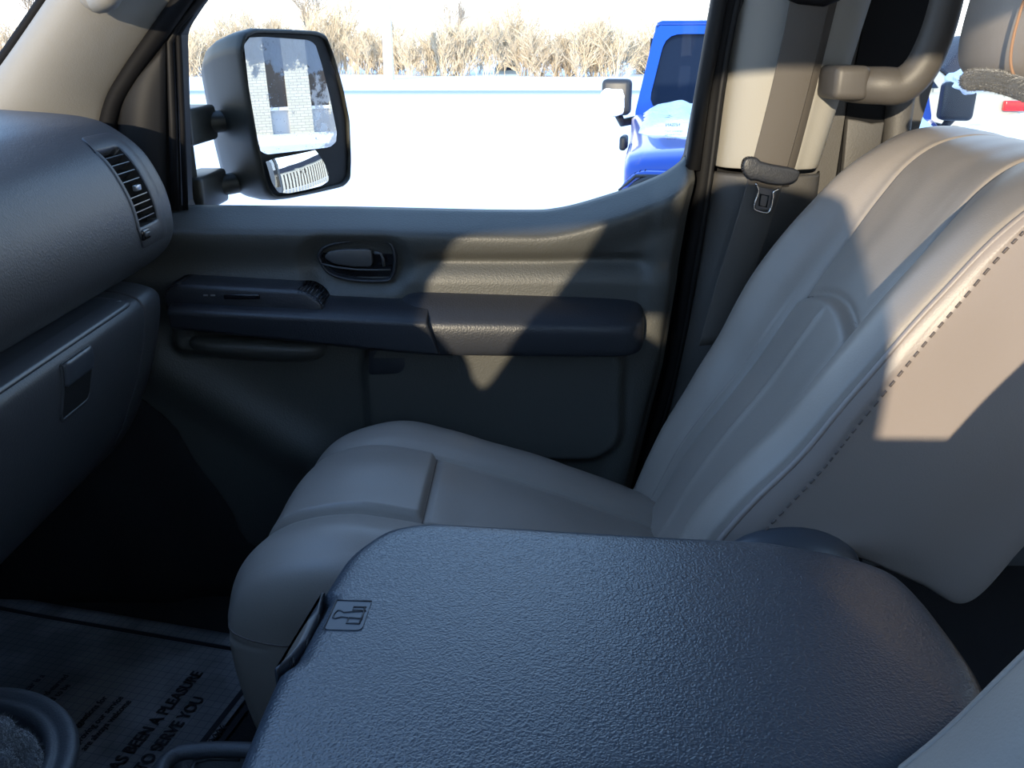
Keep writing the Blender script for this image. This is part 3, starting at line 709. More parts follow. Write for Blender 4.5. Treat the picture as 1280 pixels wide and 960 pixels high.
# columns: Y, g (0 back .. 1 front), offset multiplier of the bolster crest
COLS = [(1.0, 0.0, 0), (.86, 0.0, 0), (.805, 0.0, 0), (.789, .06, 0), (.783, .3, 0), (.782, .6, 0), (.784, .88, .1), (.787, 1, .55), (.795, 1, .92), (.81, 1, 1.12), (.84, 1, 1.2), (.87, 1, .95), (.897, 1, .45), (.918, 1, .02),
        (.94, 1, .02), (.98, 1, .06), (1.02, 1, .08), (1.07, 1, .05), (1.10, 1, .0), (1.115, 1, .1), (1.135, 1, .8), (1.16, 1, 1.35), (1.18, 1, 1.35), (1.196, 1, 1.0), (1.205, .97, .4), (1.208, .75, 0), (1.205, .35, 0), (1.195, .05, 0), (1.17, 0.0, 0)]
def seat_parts(root, tf, side_m='leather_side'):
    NR, NC = 240, 320
    tabv = cr(SPINE, NR); cols = cr(COLS, NC)
    C = [Vector((t[0], t[1])) for t in tabv]; Bk = [Vector((t[2], t[3])) for t in tabv]
    def pos(r, c):
        Y, g, m_ = cols[c] if isinstance(c, int) else c
        t = tabv[r]; T = (C[min(r+1, NR-1)]-C[max(r-1, 0)]).normalized(); N = Vector((-T.y, T.x))
        g = max(0.0, min(1.0, g)); off = m_*t[4]
        if Y > 1.12: off *= 0.40+0.60*ss(.33, .60, C[r].y)
        if Y > 1.105 and g > .5: Y -= (Y-1.105)*0.16*(1-ss(.28, .52, C[r].y))
        z0 = C[r].y
        if g > 0.99:
            # seams between bolsters and centre panel, arched seam across the centre, crease in the insert
            off -= 0.006*gauss(Y-0.918, 0.0034)+0.006*gauss(Y-1.104, 0.0034)
            inn = ss(.918, .93, Y)*(1-ss(1.09, 1.104, Y))
            arch = 0.548+0.022*math.cos((Y-1.01)/0.094*math.pi/2)
            off += inn*(0.009*(1-ss(arch-0.012, arch+0.001, z0))*1.0-0.004*gauss(z0-arch-0.002, 0.004))
            off += inn*0.0035*gauss(Y-1.012, 0.004)*(1-ss(arch-0.03, arch-0.01, z0))
            off -= 0.005*gauss(Y-0.797, 0.0028)*0.7
            off += 0.0012*noise.noise(Vector((Y*22, z0*16, 3)))
        elif g > 0.02 and Y < 0.83:
            Y = Y+0.003*noise.noise(Vector((g*3, z0*9, 5)))
        p = Bk[r].lerp(C[r], g)+N*off
        return Vector((p.x, Y, p.y))
    rows = [[tf(pos(r, c)) for c in range(NC)] for r in range(NR)]
    back = grid('backrest', rows, 'leather', root, cu=True, caps=True)
    # second material on the vinyl side, below the side seam
    back.data.materials.append(M[side_m])
    cY = [c[0] for c in cols]; cg_ = [c[1] for c in cols]
    for p in back.data.polygons:
        if len(p.vertices) == 4:
            c = min(v % NC for v in p.vertices)
            if max(v % NC for v in p.vertices)-c > 5: p.material_index = 1; continue
            if (cY[c] < 0.797) or cg_[c] < 0.5: p.material_index = 1
        else: p.material_index = 1
    # piping roll and stitches beside the side seam
    cp = (.7955, 1, .92)
    pip = [tf(pos(r, cp)+Vector((0, -0.001, 0))) for r in range(45, 218, 2)]
    tube('piping', pip, 0.0032, side_m, back, n=8)
    bm = bmesh.new()
    for r in range(48, 214, 1):
        if r % 3: continue
        a = pos(r, (.7855, 1, .40)); b = pos(r+2, (.7855, 1, .40)); a.y -= 0.0016; b.y -= 0.0016
        tube_bm(bm, [tf(a), tf(a.lerp(b, 0.85))], 0.0012, n=5)
    bm_obj('stitching', bm, 'thread', back)
    def sl(cy, r0, r1, nm_='seam'):
        tube(nm_, [tf(pos(r, (cy, 1, 0.03))) for r in range(r0, r1, 2)], 0.0014, 'thread', back, n=6)
    sl(0.918, 55, 228); sl(1.104, 30, 228)
    zs = [pos(r, (1.0, 1, 0)).z for r in range(NR)]
    ar = []
    for k in range(31):
        Y = .918+(1.104-.918)*k/30; az_ = 0.548+0.022*math.cos((Y-1.01)/0.094*math.pi/2)
        r = min(range(60, 200), key=lambda q: abs(C[q].y-az_-.001)); ar.append(tf(pos(r, (Y, 1, 0))))
    tube('seam', ar, 0.0012, 'thread', back, n=6)
    st = [(.7895, .99, .0)]
    rS = 42
    P0 = pos(rS, (.786, 1, .6)); 
    # ---- cushion
    TOP = [(-.235, .06), (-.262, .13), (-.276, .20), (-.280, .26), (-.270, .305), (-.245, .337), (-.205, .353), (-.16, .357), (-.10, .345), (-.03, .325), (.04, .303), (.12, .272), (.20, .238), (.27, .205)]
    CC = [(.79, .16, 0), (.772, .12, 0), (.764, .07, 0), (.766, .035, 0), (.778, .008, 0), (.80, -.002, .0), (.83, -.010, 0), (.86, -.006, 0), (.885, .001, 0), (.92, .000, 0), (.98, -.003, 0), (1.03, .0, 0), (1.055, .002, 0), (1.08, -.006, 0), (1.115, -.008, 0), (1.15, .003, 0), (1.172, .025, 0), (1.184, .06, 0), (1.184, .10, 0), (1.17, .16, 0)]
    NR2, NC2 = 260, 300
    tp_ = [Vector(t) for t in cr(TOP, NR2)]; cc_ = cr(CC, NC2)
    rows = []
    for r in range(NR2):
        T = (tp_[min(r+1, NR2-1)]-tp_[max(r-1, 0)]).normalized(); N = Vector((-T.y, T.x)); row = []
        base = tp_[r]
        for Y, drop, _ in cc_:
            o2 = -drop
            x = base.x
            if 0.79 < Y < 1.16:
                o2 -= 0.006*gauss(Y-0.882, 0.0026)*ss(-0.272, -0.24, x)
                o2 -= 0.005*gauss(Y-1.055, 0.0026)*ss(-0.262, -0.24, x)
                inn = ss(.882, .892, Y)*(1-ss(1.045, 1.055, Y))
                o2 += inn*(0.010*(1-ss(-0.106, -0.096, x))*(ss(-0.285, -0.24, x))-0.004*gauss(x+0.097, 0.0035))
                o2 -= inn*0.003*ss(-0.09, -0.05, x)
                o2 += 0.0012*noise.noise(Vector((Y*20, x*18, 8)))
            # front seam under the nose
            if base.y < 0.33: o2 -= 0.003*gauss(base.y-0.262, 0.004)*(1 if x < -0.2 else 0)
            # pull the front corners back in plan
            cw = max(0.0, (0.84-Y)/0.08) if Y < 0.84 else max(0.0, (Y-1.06)/0.12)
            back_ = -0.026*min(1, cw*1.4)*(1-ss(-0.27, -0.10, x)) if Y < 0.84 else 0.055*cw*cw*(1-ss(-0.28, 0.0, x))
            if Y < 1.07: back_ = -0.026*min(1.0, (1.07-Y)/0.27)*(1-ss(-0.27, -0.02, x))
            p = base+N*o2
            row.append(tf(Vector((p.x+back_, Y, p.y))))
        rows.append(row)
    cush = grid('cushion', rows, 'leather', root, caps=False)
    def cc(Y): return min(range(60, NC2-60), key=lambda q: abs(cc_[q][0]-Y))
    for Y, r0, r1 in ((.882, 78, NR2-4), (1.055, 78, NR2-4)):
        c = cc(Y); tube('seam', [rows[r][c] for r in range(r0, r1, 2)], 0.0010, 'thread', cush, n=6)
    rt = min(range(NR2), key=lambda q: abs(tp_[q].x+.097) + (0 if q > 100 else 1))
    tube('seam', [rows[rt][c] for c in range(cc(.882), cc(1.055)+1, 2)], 0.0010, 'thread', cush, n=6)
    rn = min(range(NR2), key=lambda q: abs(tp_[q].y-.272)+(0 if tp_[q].x < -.2 else 1))
    tube('seam', [rows[rn][c] for c in range(min(range(60), key=lambda q: abs(cc_[q][0]-.772)+(1 if cc_[q][1] < .03 else 0)), cc(.95), 2)], 0.0010, 'thread', cush, n=6)
    # base under the cushion
    lo, hi = tf(Vector((-.18, .80, .03))), tf(Vector((.40, 1.16, .20)))
    box('seat_base', [min(a, b) for a, b in zip(lo, hi)], [max(a, b) for a, b in zip(lo, hi)], 'black', root, bev=0.015)
    for Y in (.84, 1.12):
        lo, hi = tf(Vector((-.22, Y-.02, 0))), tf(Vector((.42, Y+.02, .035)))
        box('seat_rail', [min(a, b) for a, b in zip(lo, hi)], [max(a, b) for a, b in zip(lo, hi)], 'black', root, bev=0.004)
    # recliner hinge cover between cushion and backrest
    bm = bmesh.new(); bmesh.ops.create_uvsphere(bm, u_segments=32, v_segments=18, radius=1)
    c0 = Vector((.285, .782, .345))
    for v in bm.verts: v.co = tf(Vector((v.co.x*.075, max(-1, v.co.y)*.03, v.co.z*.05)).copy()+c0)
    bm_obj('hinge_cover', bm, 'lid_smooth', root)
    # headrest
    bm = bmesh.new(); bmesh.ops.create_cube(bm, size=2)
    bmesh.ops.subdivide_edges(bm, edges=list(bm.edges), cuts=7, use_grid_fill=True)
    rot = Matrix.Rotation(R(8), 3, 'Y')
    for v in bm.verts:
        p = v.co.copy(); q = (abs(p.x)**4+abs(p.y)**4+abs(p.z)**4)**0.25; p = p/q
        bulge = 1+0.0*p.x
        w = Vector((p.x*.060, p.y*.130*bulge, p.z*.098)); w.x += 0.03*(p.y**2)*(1 if p.x < 0 else 0.3)
        v.co = tf(rot @ w+Vector((.562, 1.0, .905)))
    hr = bm_obj('headrest', bm, 'leather', root)
    s_ = hr.modifiers.new('sub', 'SUBSURF'); s_.levels = s_.render_levels = 2
    sm = []
    for k in range(120):
        a = 2*math.pi*k/120; cx_, cz_ = math.cos(a), math.sin(a)
        q = (abs(cx_)**4+abs(cz_)**4)**0.25
        sm.append(tf(rot @ Vector((cx_/q*.0595, -.060-.012, cz_/q*.0975))+Vector((.557, 1.0, .905))))
    tag(tube('piping', sm, 0.0016, 'thread_tan', hr, closed=True, n=6), 'tan piping')
    fp = [tf(PY(*q, y)) for q, y in [((1204, 103), .96), ((1216, 100), .95), ((1238, 100), .94), ((1262, 106), .93), ((1290, 116), .91)]]
    bm = bmesh.new(); tube_bm(bm, cr([tuple(p) for p in fp], 36), 0.011, n=18, rr=[0.0105*min(1, ((i+0.4)/7))**0.5 for i in range(36)]); bmesh.ops.recalc_face_normals(bm, faces=bm.faces)
    tag(bm_obj('fleece_pad', bm, 'fleece', hr), 'grey fuzzy roll under the headrest')
    for Y in (.90, .98): tube('headrest_post', [tf(Vector((.585, Y, .74))), tf(Vector((.58, Y, .84)))], 0.006, 'chrome', root)
    return back
ps = thing('captain_chair', (0.1, 0.98, 0.0), 'warm grey leather passenger seat beside the door, sunlit backrest', 'car seat')
seat_parts(ps, lambda p: p)
# folded tag / belt buckle tucked between cushion and backrest
tg = thing('paper_tag', PY(800, 625, 1.16), 'crumpled white tag tucked between seat cushion and backrest', 'tag')
pts = [PY(*q, y) for q, y in [((778, 622), 1.19), ((812, 606), 1.20), ((822, 640), 1.16), ((800, 634), 1.165), ((786, 630), 1.18)]]
rows = []
for i in range(6):
    t = i/5; a = PY(780, 623, 1.195).lerp(PY(815, 605, 1.20), t); b = PY(788, 634, 1.18).lerp(PY(822, 645, 1.165), t)
    rows.append([a.lerp(b, s/4)+Vector((0, 0, 0.002*math.sin(i*2+s*3))) for s in range(5)])
M['tag_white'] = mat('white_tag', (0.6, 0.6, 0.6), 0.6)
grid('tag_sheet', rows, 'tag_white', tg, solid=0.0006)
tube('tag_cord', [tuple(PY(795, 618, 1.203)), tuple(PY(815, 604, 1.205))], 0.002, 'black', tg)

ds = thing('captain_chair', (0.06, 0.21, 0.0), 'pale grey driver seat edge in the lower right corner beside the console', 'car seat')
seat_parts(ds, lambda p: Vector((p.x-0.035, 0.42-(p.y-.785), p.z+0.0)), 'leather')

# ------------------------------------------------------------------ centre console
con = thing('center_console', (0.08, 0.5, 0.0), 'dark blue grey center console with grained lid between the seats', 'console')
OUT = [(-.168, .385), (-.168, .42), (-.167, .47), (-.163, .53), (-.152, .60), (-.142, .655), (-.118, .694), (-.085, .7065), (0.0, .699), (.10, .6885), (.22, .674), (.30, .664), (.332, .648), (.338, .61), (.335, .54), (.331, .50), (.318, .455), (.275, .425), (.235, .405), (.20, .387)]
loop = resample_loop(round_loop(OUT, 0.02, 4), 420)
ctr = Vector((0.08, 0.52))
def lid_pt(p, ins, z):
    d = (ctr-p); q = p+d.normalized()*ins
    # facet falling away behind the oblique ridge
    a, b = Vector((.222, .662)), Vector((.300, .44)); e = (b-a).normalized(); nrm = Vector((e.y, -e.x))
    if nrm.x < 0: nrm = -nrm
    s = (q-a).dot(nrm); z -= 0.022*ss(0.0, 0.16, s) if s > 0 else 0
    if s > 0: z -= min(s, 0.02)*0.12
    # finger notch on the front edge
    ny = ss(.495, .515, q.y)*(1-ss(.585, .592, q.y)); nx = 1-ss(-.154+(q.y-.5)*0.10, -.146+(q.y-.5)*0.10, q.x)
    z -= 0.010*ny*nx
    return Vector((q.x, q.y, z))
rows = [[lid_pt(p, ins, z) for p in loop] for ins, z in [(0.004, .395), (0.0, .40), (0.0, .425), (.0015, .436), (.005, .4435), (.010, .4478), (.017, .4495), (.026, .450)]]
for k in range(1, 23):
    f = k/22; rows.append([lid_pt((p+(ctr-p).normalized()*0.026).lerp(ctr, f), 0, .45) for p in loop])
lid = grid('lid', rows, 'lid', con, cu=True)
# smooth finger plate in the notch
M['latch_dark'] = mat('dark_latch_plastic', (0.028, 0.032, 0.042), 0.4)
prism('release_latch', round_loop([(-.1495, .594), (-.1565, .55), (-.1622, .515), (-.1642, .498), (-.156, .513), (-.1500, .533), (-.1475, .565)], .003, 3), 'z', .4300, .4475, 'latch_dark', lid, bev=0.0015)
# raised pictogram of a binder clip
q4 = [PZ(*q, .4505) for q in [(421, 750), (465, 751), (452, 788), (404, 787)]]
plate = prism('pictogram_plate', round_loop([(p.x, p.y) for p in q4], 0.005, 4), 'z', .4495, .4508, 'lid_smooth', lid)
M['emboss'] = mat('embossed_plastic', (0.03, 0.033, 0.04), 0.4)
def lines(name, segs, r=0.0007):
    bm = bmesh.new()
    for s in segs: tube_bm(bm, [tuple(PZ(*q, .4510)) for q in s], r, n=6)
    return bm_obj(name, bm, 'emboss', plate)
lines('clip_emblem', [
    [(457.5, 763.5), (440, 764.5), (430, 765.5), (426, 763), (422, 763), (418, 767), (416, 772), (419, 773), (427, 771), (436, 772), (453, 773.5)],
    [(456, 760), (453, 770), (449, 779.5)], [(453, 763), (441, 762.5), (442, 758.5), (458, 759)], [(449, 779.5), (433, 779), (436, 772)]])
lines('plate_edge', [[(421, 750), (465, 751.5)], [(421, 750), (404, 787)]], 0.0006)
# body below the lid
body = resample_loop(round_loop([(-.145, .40), (-.145, .50), (-.125, .62), (-.09, .672), (.10, .66), (.30, .635), (.31, .60), (.305, .47), (.2, .41)], 0.02, 4), 80)
rows = [[(p.x*(0.96+0.04*(z/0.4)), p.y, z) for p in body] for z in (0.0, .1, .2, .3, .40)]
grid('console_body', rows, 'lid_smooth', con, cu=True, caps=True)

# front tray of the console low on the floor: rounded grab edge
tr_ = thing('storage_tray', (-0.30, 0.62, 0.0), 'dark grey plastic tray with rounded rim in front of the console', 'tray')
rim = cr([tuple(PZ(*q, .2)) for q in [(196, 985), (203, 958), (222, 942), (250, 938), (284, 937), (320, 938)]], 24)
tube('tray_rim', rim, 0.008, 'plastic', tr_, n=12)
tube('inner_lip', [tuple(PZ(*q, .19)) for q in [(236, 975), (243, 953), (262, 948), (300, 949)]], 0.0022, 'grey_lever', tr_)
rows = [[Vector((x, y, z)) for x, y, _ in rim] for z in (0.2, 0.1, 0.0)]
grid('tray_wall', rows, 'plastic', tr_, solid=0.004)
# round cup bin with a fleece in it
cb = thing('round_bin', (-0.475, 0.52, 0.0), 'round dark plastic bin rim in the lower left corner on the floor mat', 'bin')
cc0 = Vector((-.475, .545))
def circ(r, z, n=64): return [Vector((cc0.x+r*math.cos(2*math.pi*k/n), cc0.y+r*math.sin(2*math.pi*k/n), z)) for k in range(n)]
rows = [circ(.085, 0.005), circ(.098, .15), circ(.104, .285), circ(.113, .288), circ(.116, .294), circ(.113, .300), circ(.106, .301), circ(.102, .298), circ(.0985, .2975), circ(.096, .301), circ(.091, .300), circ(.088, .294), circ(.086, .27), circ(.08, .12), circ(.0005, .115)]
grid('bin_shell', rows, 'plastic', cb, cu=True)
fl = thing('fleece_cloth', (-0.42, 0.50, 0.12), 'grey fuzzy fleece bundled inside the round bin', 'cloth')
bm = bmesh.new(); bmesh.ops.create_icosphere(bm, subdivisions=6, radius=1)
for v in bm.verts:
    p = v.co.normalized()
    q = 1+0.20*noise.noise(p*2.1+Vector((4, 1, 2)))+0.07*noise.noise(p*5)
    v.co = Vector((p.x*.072*q-.450, p.y*.072*q+.530, p.z*.115*q+.262))
bm_obj('fleece_bundle', bm, 'fleece', fl)

def fuzz(o, n, ln, w, seed=1):
    r_ = random.Random(seed); me = o.data; polys = me.polygons; V = [v.co.copy() for v in me.vertices]; Fc = [tuple(p.vertices) for p in polys]
    for k in range(n):
        p = polys[r_.randrange(len(polys))]; N = p.normal; c = p.center+Vector((r_.uniform(-1, 1), r_.uniform(-1, 1), r_.uniform(-1, 1)))*0.001
        d = (N+Vector((r_.uniform(-1, 1), r_.uniform(-1, 1), r_.uniform(-1, 1)))*.8).normalized(); t = d.orthogonal().normalized()*w
        i = len(V); V += [c-N*.001-t, c-N*.001+t, c+d*ln*r_.uniform(.5, 1)]; Fc.append((i, i+1, i+2))
    m_ = me.materials[0]; ne = bpy.data.meshes.new(me.name); ne.from_pydata([tuple(v) for v in V], [], Fc); ne.update(); ne.materials.append(m_)
    for p in ne.polygons: p.use_smooth = True
    o.data = ne
for o in [q for q in bpy.data.objects if q.name.startswith('fleece_bundle')]: fuzz(o, 30000, .0045, .0004)
for o in [q for q in bpy.data.objects if q.name.startswith('fleece_pad')]: fuzz(o, 6000, .0025, .0003)
# ------------------------------------------------------------------ paper floor mat
mat_o = PZ(280, 800, .004)
ua = R(76); U_ = Vector((math.cos(ua), math.sin(ua), 0)); V_ = Vector((-math.sin(ua), math.cos(ua), 0))
pm = thing('paper_floor_mat', (0, 0, 0.0), 'printed white paper floor mat on the dark footwell floor', 'floor mat')
pm.location = (mat_o.x, mat_o.y, 0.004); pm.rotation_euler = (0, 0, ua); pm['at'] = (0, 0, 0)
# local frame: +x along the text, +y up the page (toward the front of the car)
rows = []
for i in range(41):
    rr_ = []
    for j in range(31):
        x = -0.46+0.475*j/30+0.0; y = -0.10+0.62*i/40
        rr_.append((x, y, 0.001+0.004*ss(0.30, 0.5, y)*(1+noise.noise(Vector((x*9, y*9, 0))))+0.0008*noise.noise(Vector((x*12, y*12, 1)))))
    rows.append(rr_)
grid('paper_sheet', rows, 'paper', pm, solid=0.0005)
def ml(name, pts, w, z=0.0022):
    bm = bmesh.new()
    for (a, b) in pts:
        a, b = Vector(a), Vector(b); d = (b-a).normalized(); n_ = Vector((-d.y, d.x))*w/2; K = 16
        vs = []
        for k in range(K+1):
            p = a.lerp(b, k/K); zz = z+0.004*ss(0.30, 0.5, p.y)*(1+noise.noise(Vector((p.x*9, p.y*9, 0))))
            vs.append((bm.verts.new((p.x-n_.x, p.y-n_.y, zz)), bm.verts.new((p.x+n_.x, p.y+n_.y, zz))))
        for k in range(K): bm.faces.new((vs[k][0], vs[k][1], vs[k+1][1], vs[k+1][0]))
    return bm_obj(name, bm, 'ink', pm, smooth=False)
def loc(px, py):
    p = PZ(px, py, .006)-Vector((mat_o.x, mat_o.y, 0)); return Vector((p.dot(U_), p.dot(V_)))
a_, b_ = loc(288, 808), loc(0, 764)
print('MATLINE', a_, b_, loc(165, 945), loc(248, 845), loc(200, 950), loc(248, 866), loc(250, 932), loc(300, 862), loc(285, 930), loc(0, 752))
XB = (a_.x+b_.x)/2
YB = loc(250, 932).y
ml('border_line', [((XB, -0.09), (XB, 0.5)), ((-0.45, YB), (XB-0.004, YB)), ((-0.45, YB-0.022), (XB-0.004, YB-0.022))], 0.0085)
t1 = loc(146, 965); t2 = loc(249, 845); 
def mtext(s, size, x, y, bold=0.0): 
    o = text('printed_text', s, size, (x, y, 0.0036), (1, 0, 0), (0, 1, 0), 'ink', pm, bold=bold, align='RIGHT', sx=0.84); return o
MT = (loc(249, 846), loc(250, 878))
mtext('IT HAS BEEN A PLEASURE', 0.0240, MT[0].x+0.008, MT[0].y-0.002, 0.0005)
mtext('TO SERVE YOU', 0.0240, MT[1].x+0.008, MT[1].y-0.003, 0.0005)
s1 = loc(150, 885)
for k, s in enumerate(('Your suggestions for', 'improving our service', 'are always welcome')):
    q = [loc(128, 880), loc(148, 880), loc(158, 885)][k]; mtext(s, 0.0138, q.x+0.012, q.y, 0.0002)
for k, s in enumerate(('Your car is a', 'hard-earned', 'need to be')):
    q = [loc(52, 850), loc(82, 850), loc(84, 862)][k]; mtext(s, 0.0138, q.x+0.008, q.y, 0.0002)
q = loc(283, 912); mtext('Acme', 0.022, q.x, q.y, 0.0008) if False else None
# script logo: a few looping strokes
bm = bmesh.new(); q = loc(268, 932); q2 = loc(281, 908)
for k in range(3):
    P_ = [(q.x+(q2.x-q.x)*(i/20), YB-0.0115+0.0035*math.sin(i*1.2+k*1.7)+(k-1)*0.0022, 0.0026) for i in range(21)]
    tube_bm(bm, P_, 0.0007, n=5)
bm_obj('script_logo', bm, 'ink', pm)

# ------------------------------------------------------------------ outside mirror
mi = thing('side_mirror', (-0.50, 1.42, 0.66), 'black towing side mirror outside the window, frosted glass reflecting brick building', 'side mirror')
Cm = Vector((-0.365, 1.55, 0.745)); md = (Cm-Vector((0, 0, H))).normalized(); rd = Vector((.997, .055, -.030)).normalized(); nm = (rd-md).normalized()
def mp(px, py, off=0.0): return PP(px, py, Cm+nm*off, nm)
be = [(300, 62), (304, 42), (318, 36), (360, 37), (396, 39), (408, 44), (418, 70), (429, 110), (437, 150), (439, 200), (438, 224), (430, 233), (400, 240), (365, 247), (345, 249), (336, 243), (330, 225), (320, 180), (308, 110)]
BL = resample_loop([tuple(mp(*q)) for q in be], 120); BL = [Vector(p) for p in resample_loop(cr([tuple(p) for p in BL]+[tuple(BL[0])], 120)[:-1], 120)]
bc = sum(BL, Vector())/120
rows = [[bc+(p-bc)*0.95-nm*.012 for p in BL], [bc+(p-bc)*0.955+nm*0.0 for p in BL], [bc+(p-bc)*0.975+nm*.003 for p in BL], [p+Vector((0, 0, 0)) for p in BL]]
for d, s in ((.012, 1.015), (.04, 1.01), (.08, .97), (.115, .90), (.14, .80), (.152, .66), (.158, .45), (.16, .0)):
    rows.append([bc+(p-bc)*s-nm*d+Vector((0, 0, -0.012*d/.16)) for p in BL])
shell = grid('mirror_shell', rows, 'mirror_body', mi, cu=True)
mesh_obj('mirror_backing', [bc+(p-bc)*0.95-nm*.004 for p in BL], [tuple(range(120))], 'sail', shell, smooth=False)
def mirror_mat():
    m, nt, b = new_mat('frosted_mirror')
    b.inputs['Metallic'].default_value = 1; b.inputs['Base Color'].default_value = (0.86, 0.88, 0.9, 1); b.inputs['Roughness'].default_value = 0.0
    fr = nt.nodes.new('ShaderNodeBsdfPrincipled'); fr.inputs['Base Color'].default_value = (0.42, 0.47, 0.55, 1); fr.inputs['Roughness'].default_value = 0.55
    tc = nt.nodes.new('ShaderNodeTexCoord'); n1 = nt.nodes.new('ShaderNodeTexNoise'); n1.inputs['Scale'].default_value = 38; n1.inputs['Detail'].default_value = 8; n1.inputs['Roughness'].default_value = 0.62
    sx = nt.nodes.new('ShaderNodeSeparateXYZ'); L(nt, tc.outputs['Generated'], sx.inputs[0]); L(nt, tc.outputs['Object'], n1.inputs['Vector'])
    # more frost toward the top and the outer edge of the glass
    a = nt.nodes.new('ShaderNodeMapRange'); a.inputs['From Min'].default_value = 0.62; a.inputs['From Max'].default_value = 0.86; a.inputs['To Max'].default_value = 0.34; L(nt, sx.outputs['Z'], a.inputs['Value'])
    a2 = nt.nodes.new('ShaderNodeMapRange'); a2.inputs['From Min'].default_value = 0.62; a2.inputs['From Max'].default_value = 0.95; a2.inputs['To Max'].default_value = 0.20; L(nt, sx.outputs['X'], a2.inputs['Value'])
    ad = nt.nodes.new('ShaderNodeMath'); ad.operation = 'ADD'; L(nt, a.outputs[0], ad.inputs[0]); L(nt, n1.outputs['Fac'], ad.inputs[1])
    ad2 = nt.nodes.new('ShaderNodeMath'); ad2.operation = 'ADD'; L(nt, ad.outputs[0], ad2.inputs[0]); L(nt, a2.outputs[0], ad2.inputs[1])
    rp = nt.nodes.new('ShaderNodeMapRange'); rp.inputs['From Min'].default_value = 0.62; rp.inputs['From Max'].default_value = 0.70; L(nt, ad2.outputs[0], rp.inputs['Value'])
    # snow specks
    vo = nt.nodes.new('ShaderNodeTexVoronoi'); vo.inputs['Scale'].default_value = 170; L(nt, tc.outputs['Object'], vo.inputs['Vector'])
    sp = nt.nodes.new('ShaderNodeMapRange'); sp.inputs['From Min'].default_value = 0.16; sp.inputs['From Max'].default_value = 0.10; L(nt, vo.outputs['Distance'], sp.inputs['Value'])
    s2 = nt.nodes.new('ShaderNodeMath'); s2.operation = 'MULTIPLY'; s2.inputs[1].default_value = 0.7; L(nt, sp.outputs[0], s2.inputs[0])
    mxm = nt.nodes.new('ShaderNodeMath'); mxm.operation = 'MAXIMUM'; L(nt, rp.outputs[0], mxm.inputs[0]); L(nt, s2.outputs[0], mxm.inputs[1])
    bp = nt.nodes.new('ShaderNodeBump'); bp.inputs['Distance'].default_value = 0.004; L(nt, n1.outputs['Fac'], bp.inputs['Height']); L(nt, bp.outputs[0], fr.inputs['Normal'])
    sc2 = nt.nodes.new('ShaderNodeMath'); sc2.operation = 'MULTIPLY'; sc2.inputs[1].default_value = 0.85; L(nt, mxm.outputs[0], sc2.inputs[0])
    mx = nt.nodes.new('ShaderNodeMixShader'); L(nt, sc2.outputs[0], mx.inputs[0]); L(nt, b.outputs[0], mx.inputs[1]); L(nt, fr.outputs[0], mx.inputs[2])
    L(nt, mx.outputs[0], nt.nodes['Material Output'].inputs[0])
    return m
M['frost_mirror'] = mirror_mat()
M['mirror'] = mat('convex_mirror', (0.88, 0.9, 0.92), 0.0, metal=1.0)
gq = [(305, 56), (312, 47), (330, 46), (385, 50), (394, 55), (402, 80), (412, 120), (421, 165), (420, 178), (412, 184), (370, 189), (335, 193), (326, 190), (320, 165), (311, 110)]
GL = [Vector(p) for p in resample_loop([tuple(mp(*q, .0)) for q in gq], 80)]
up_glass = mesh_obj('upper_glass', [p for p in GL], [tuple(range(80))], 'frost_mirror', mi, smooth=False)
gq2 = [(330, 202), (340, 198), (400, 187), (408, 190), (413, 210), (412, 226), (400, 232), (355, 241), (342, 240), (335, 228)]
L2 = [Vector(p) for p in resample_loop([tuple(mp(*q, .0)) for q in gq2], 60)]
c2 = sum(L2, Vector())/60
tv = (Vector((.55, .84, 0))).normalized()
rows = []
for k in range(9):
    f = 1-k/8; row = []
    for p in L2:
        d = (p-c2)*f; hgt = -(d.length**2)/(2*0.35)
        row.append(c2+d+nm*(0.0085+hgt-0.13*d.z-0.10*d.dot(tv)))
    rows.append(row)
grid('convex_glass', rows, 'mirror', mi, cu=True)
# telescopic arms and door bracket
for zc, x0 in ((0.735, 0), (0.632, 0.006)):
    box('mirror_arm', (-0.540+x0, 1.40, zc-0.028), (-0.492+x0, 1.53, zc+0.028), 'mirror_body', mi, bev=0.007, seg=3)
    tube('arm_joint', [(-0.51+x0, 1.50, zc), (-0.46, 1.58, zc), (-0.43, 1.60, zc)], 0.018, 'mirror_body', mi, n=14)
box('door_bracket', (-0.535, 1.345, 0.585), (-0.502, 1.44, 0.765), 'mirror_body', mi, bev=0.012, seg=3)
# vent mark moulded in the shell
# unseen mirror copy, added and placed to block sun through the driver window
bpy.context.view_layer.update()
def copy_tree(o, parent=None):
    c = o.copy(); COL.objects.link(c)
    if parent:
        c.parent = parent; c.matrix_parent_inverse = o.matrix_parent_inverse.copy()
    for ch in [q for q in bpy.data.objects if q.parent == o]: copy_tree(ch, c)
    return c
sun_blocker = copy_tree(mi); sun_blocker.scale = (1.12, -1.12, 1.12); sun_blocker.location = (-0.50+0.235, -0.27, 0.66+0.105)
sun_blocker['label'] = 'unseen copy of the black side mirror, added to shade the driver window'
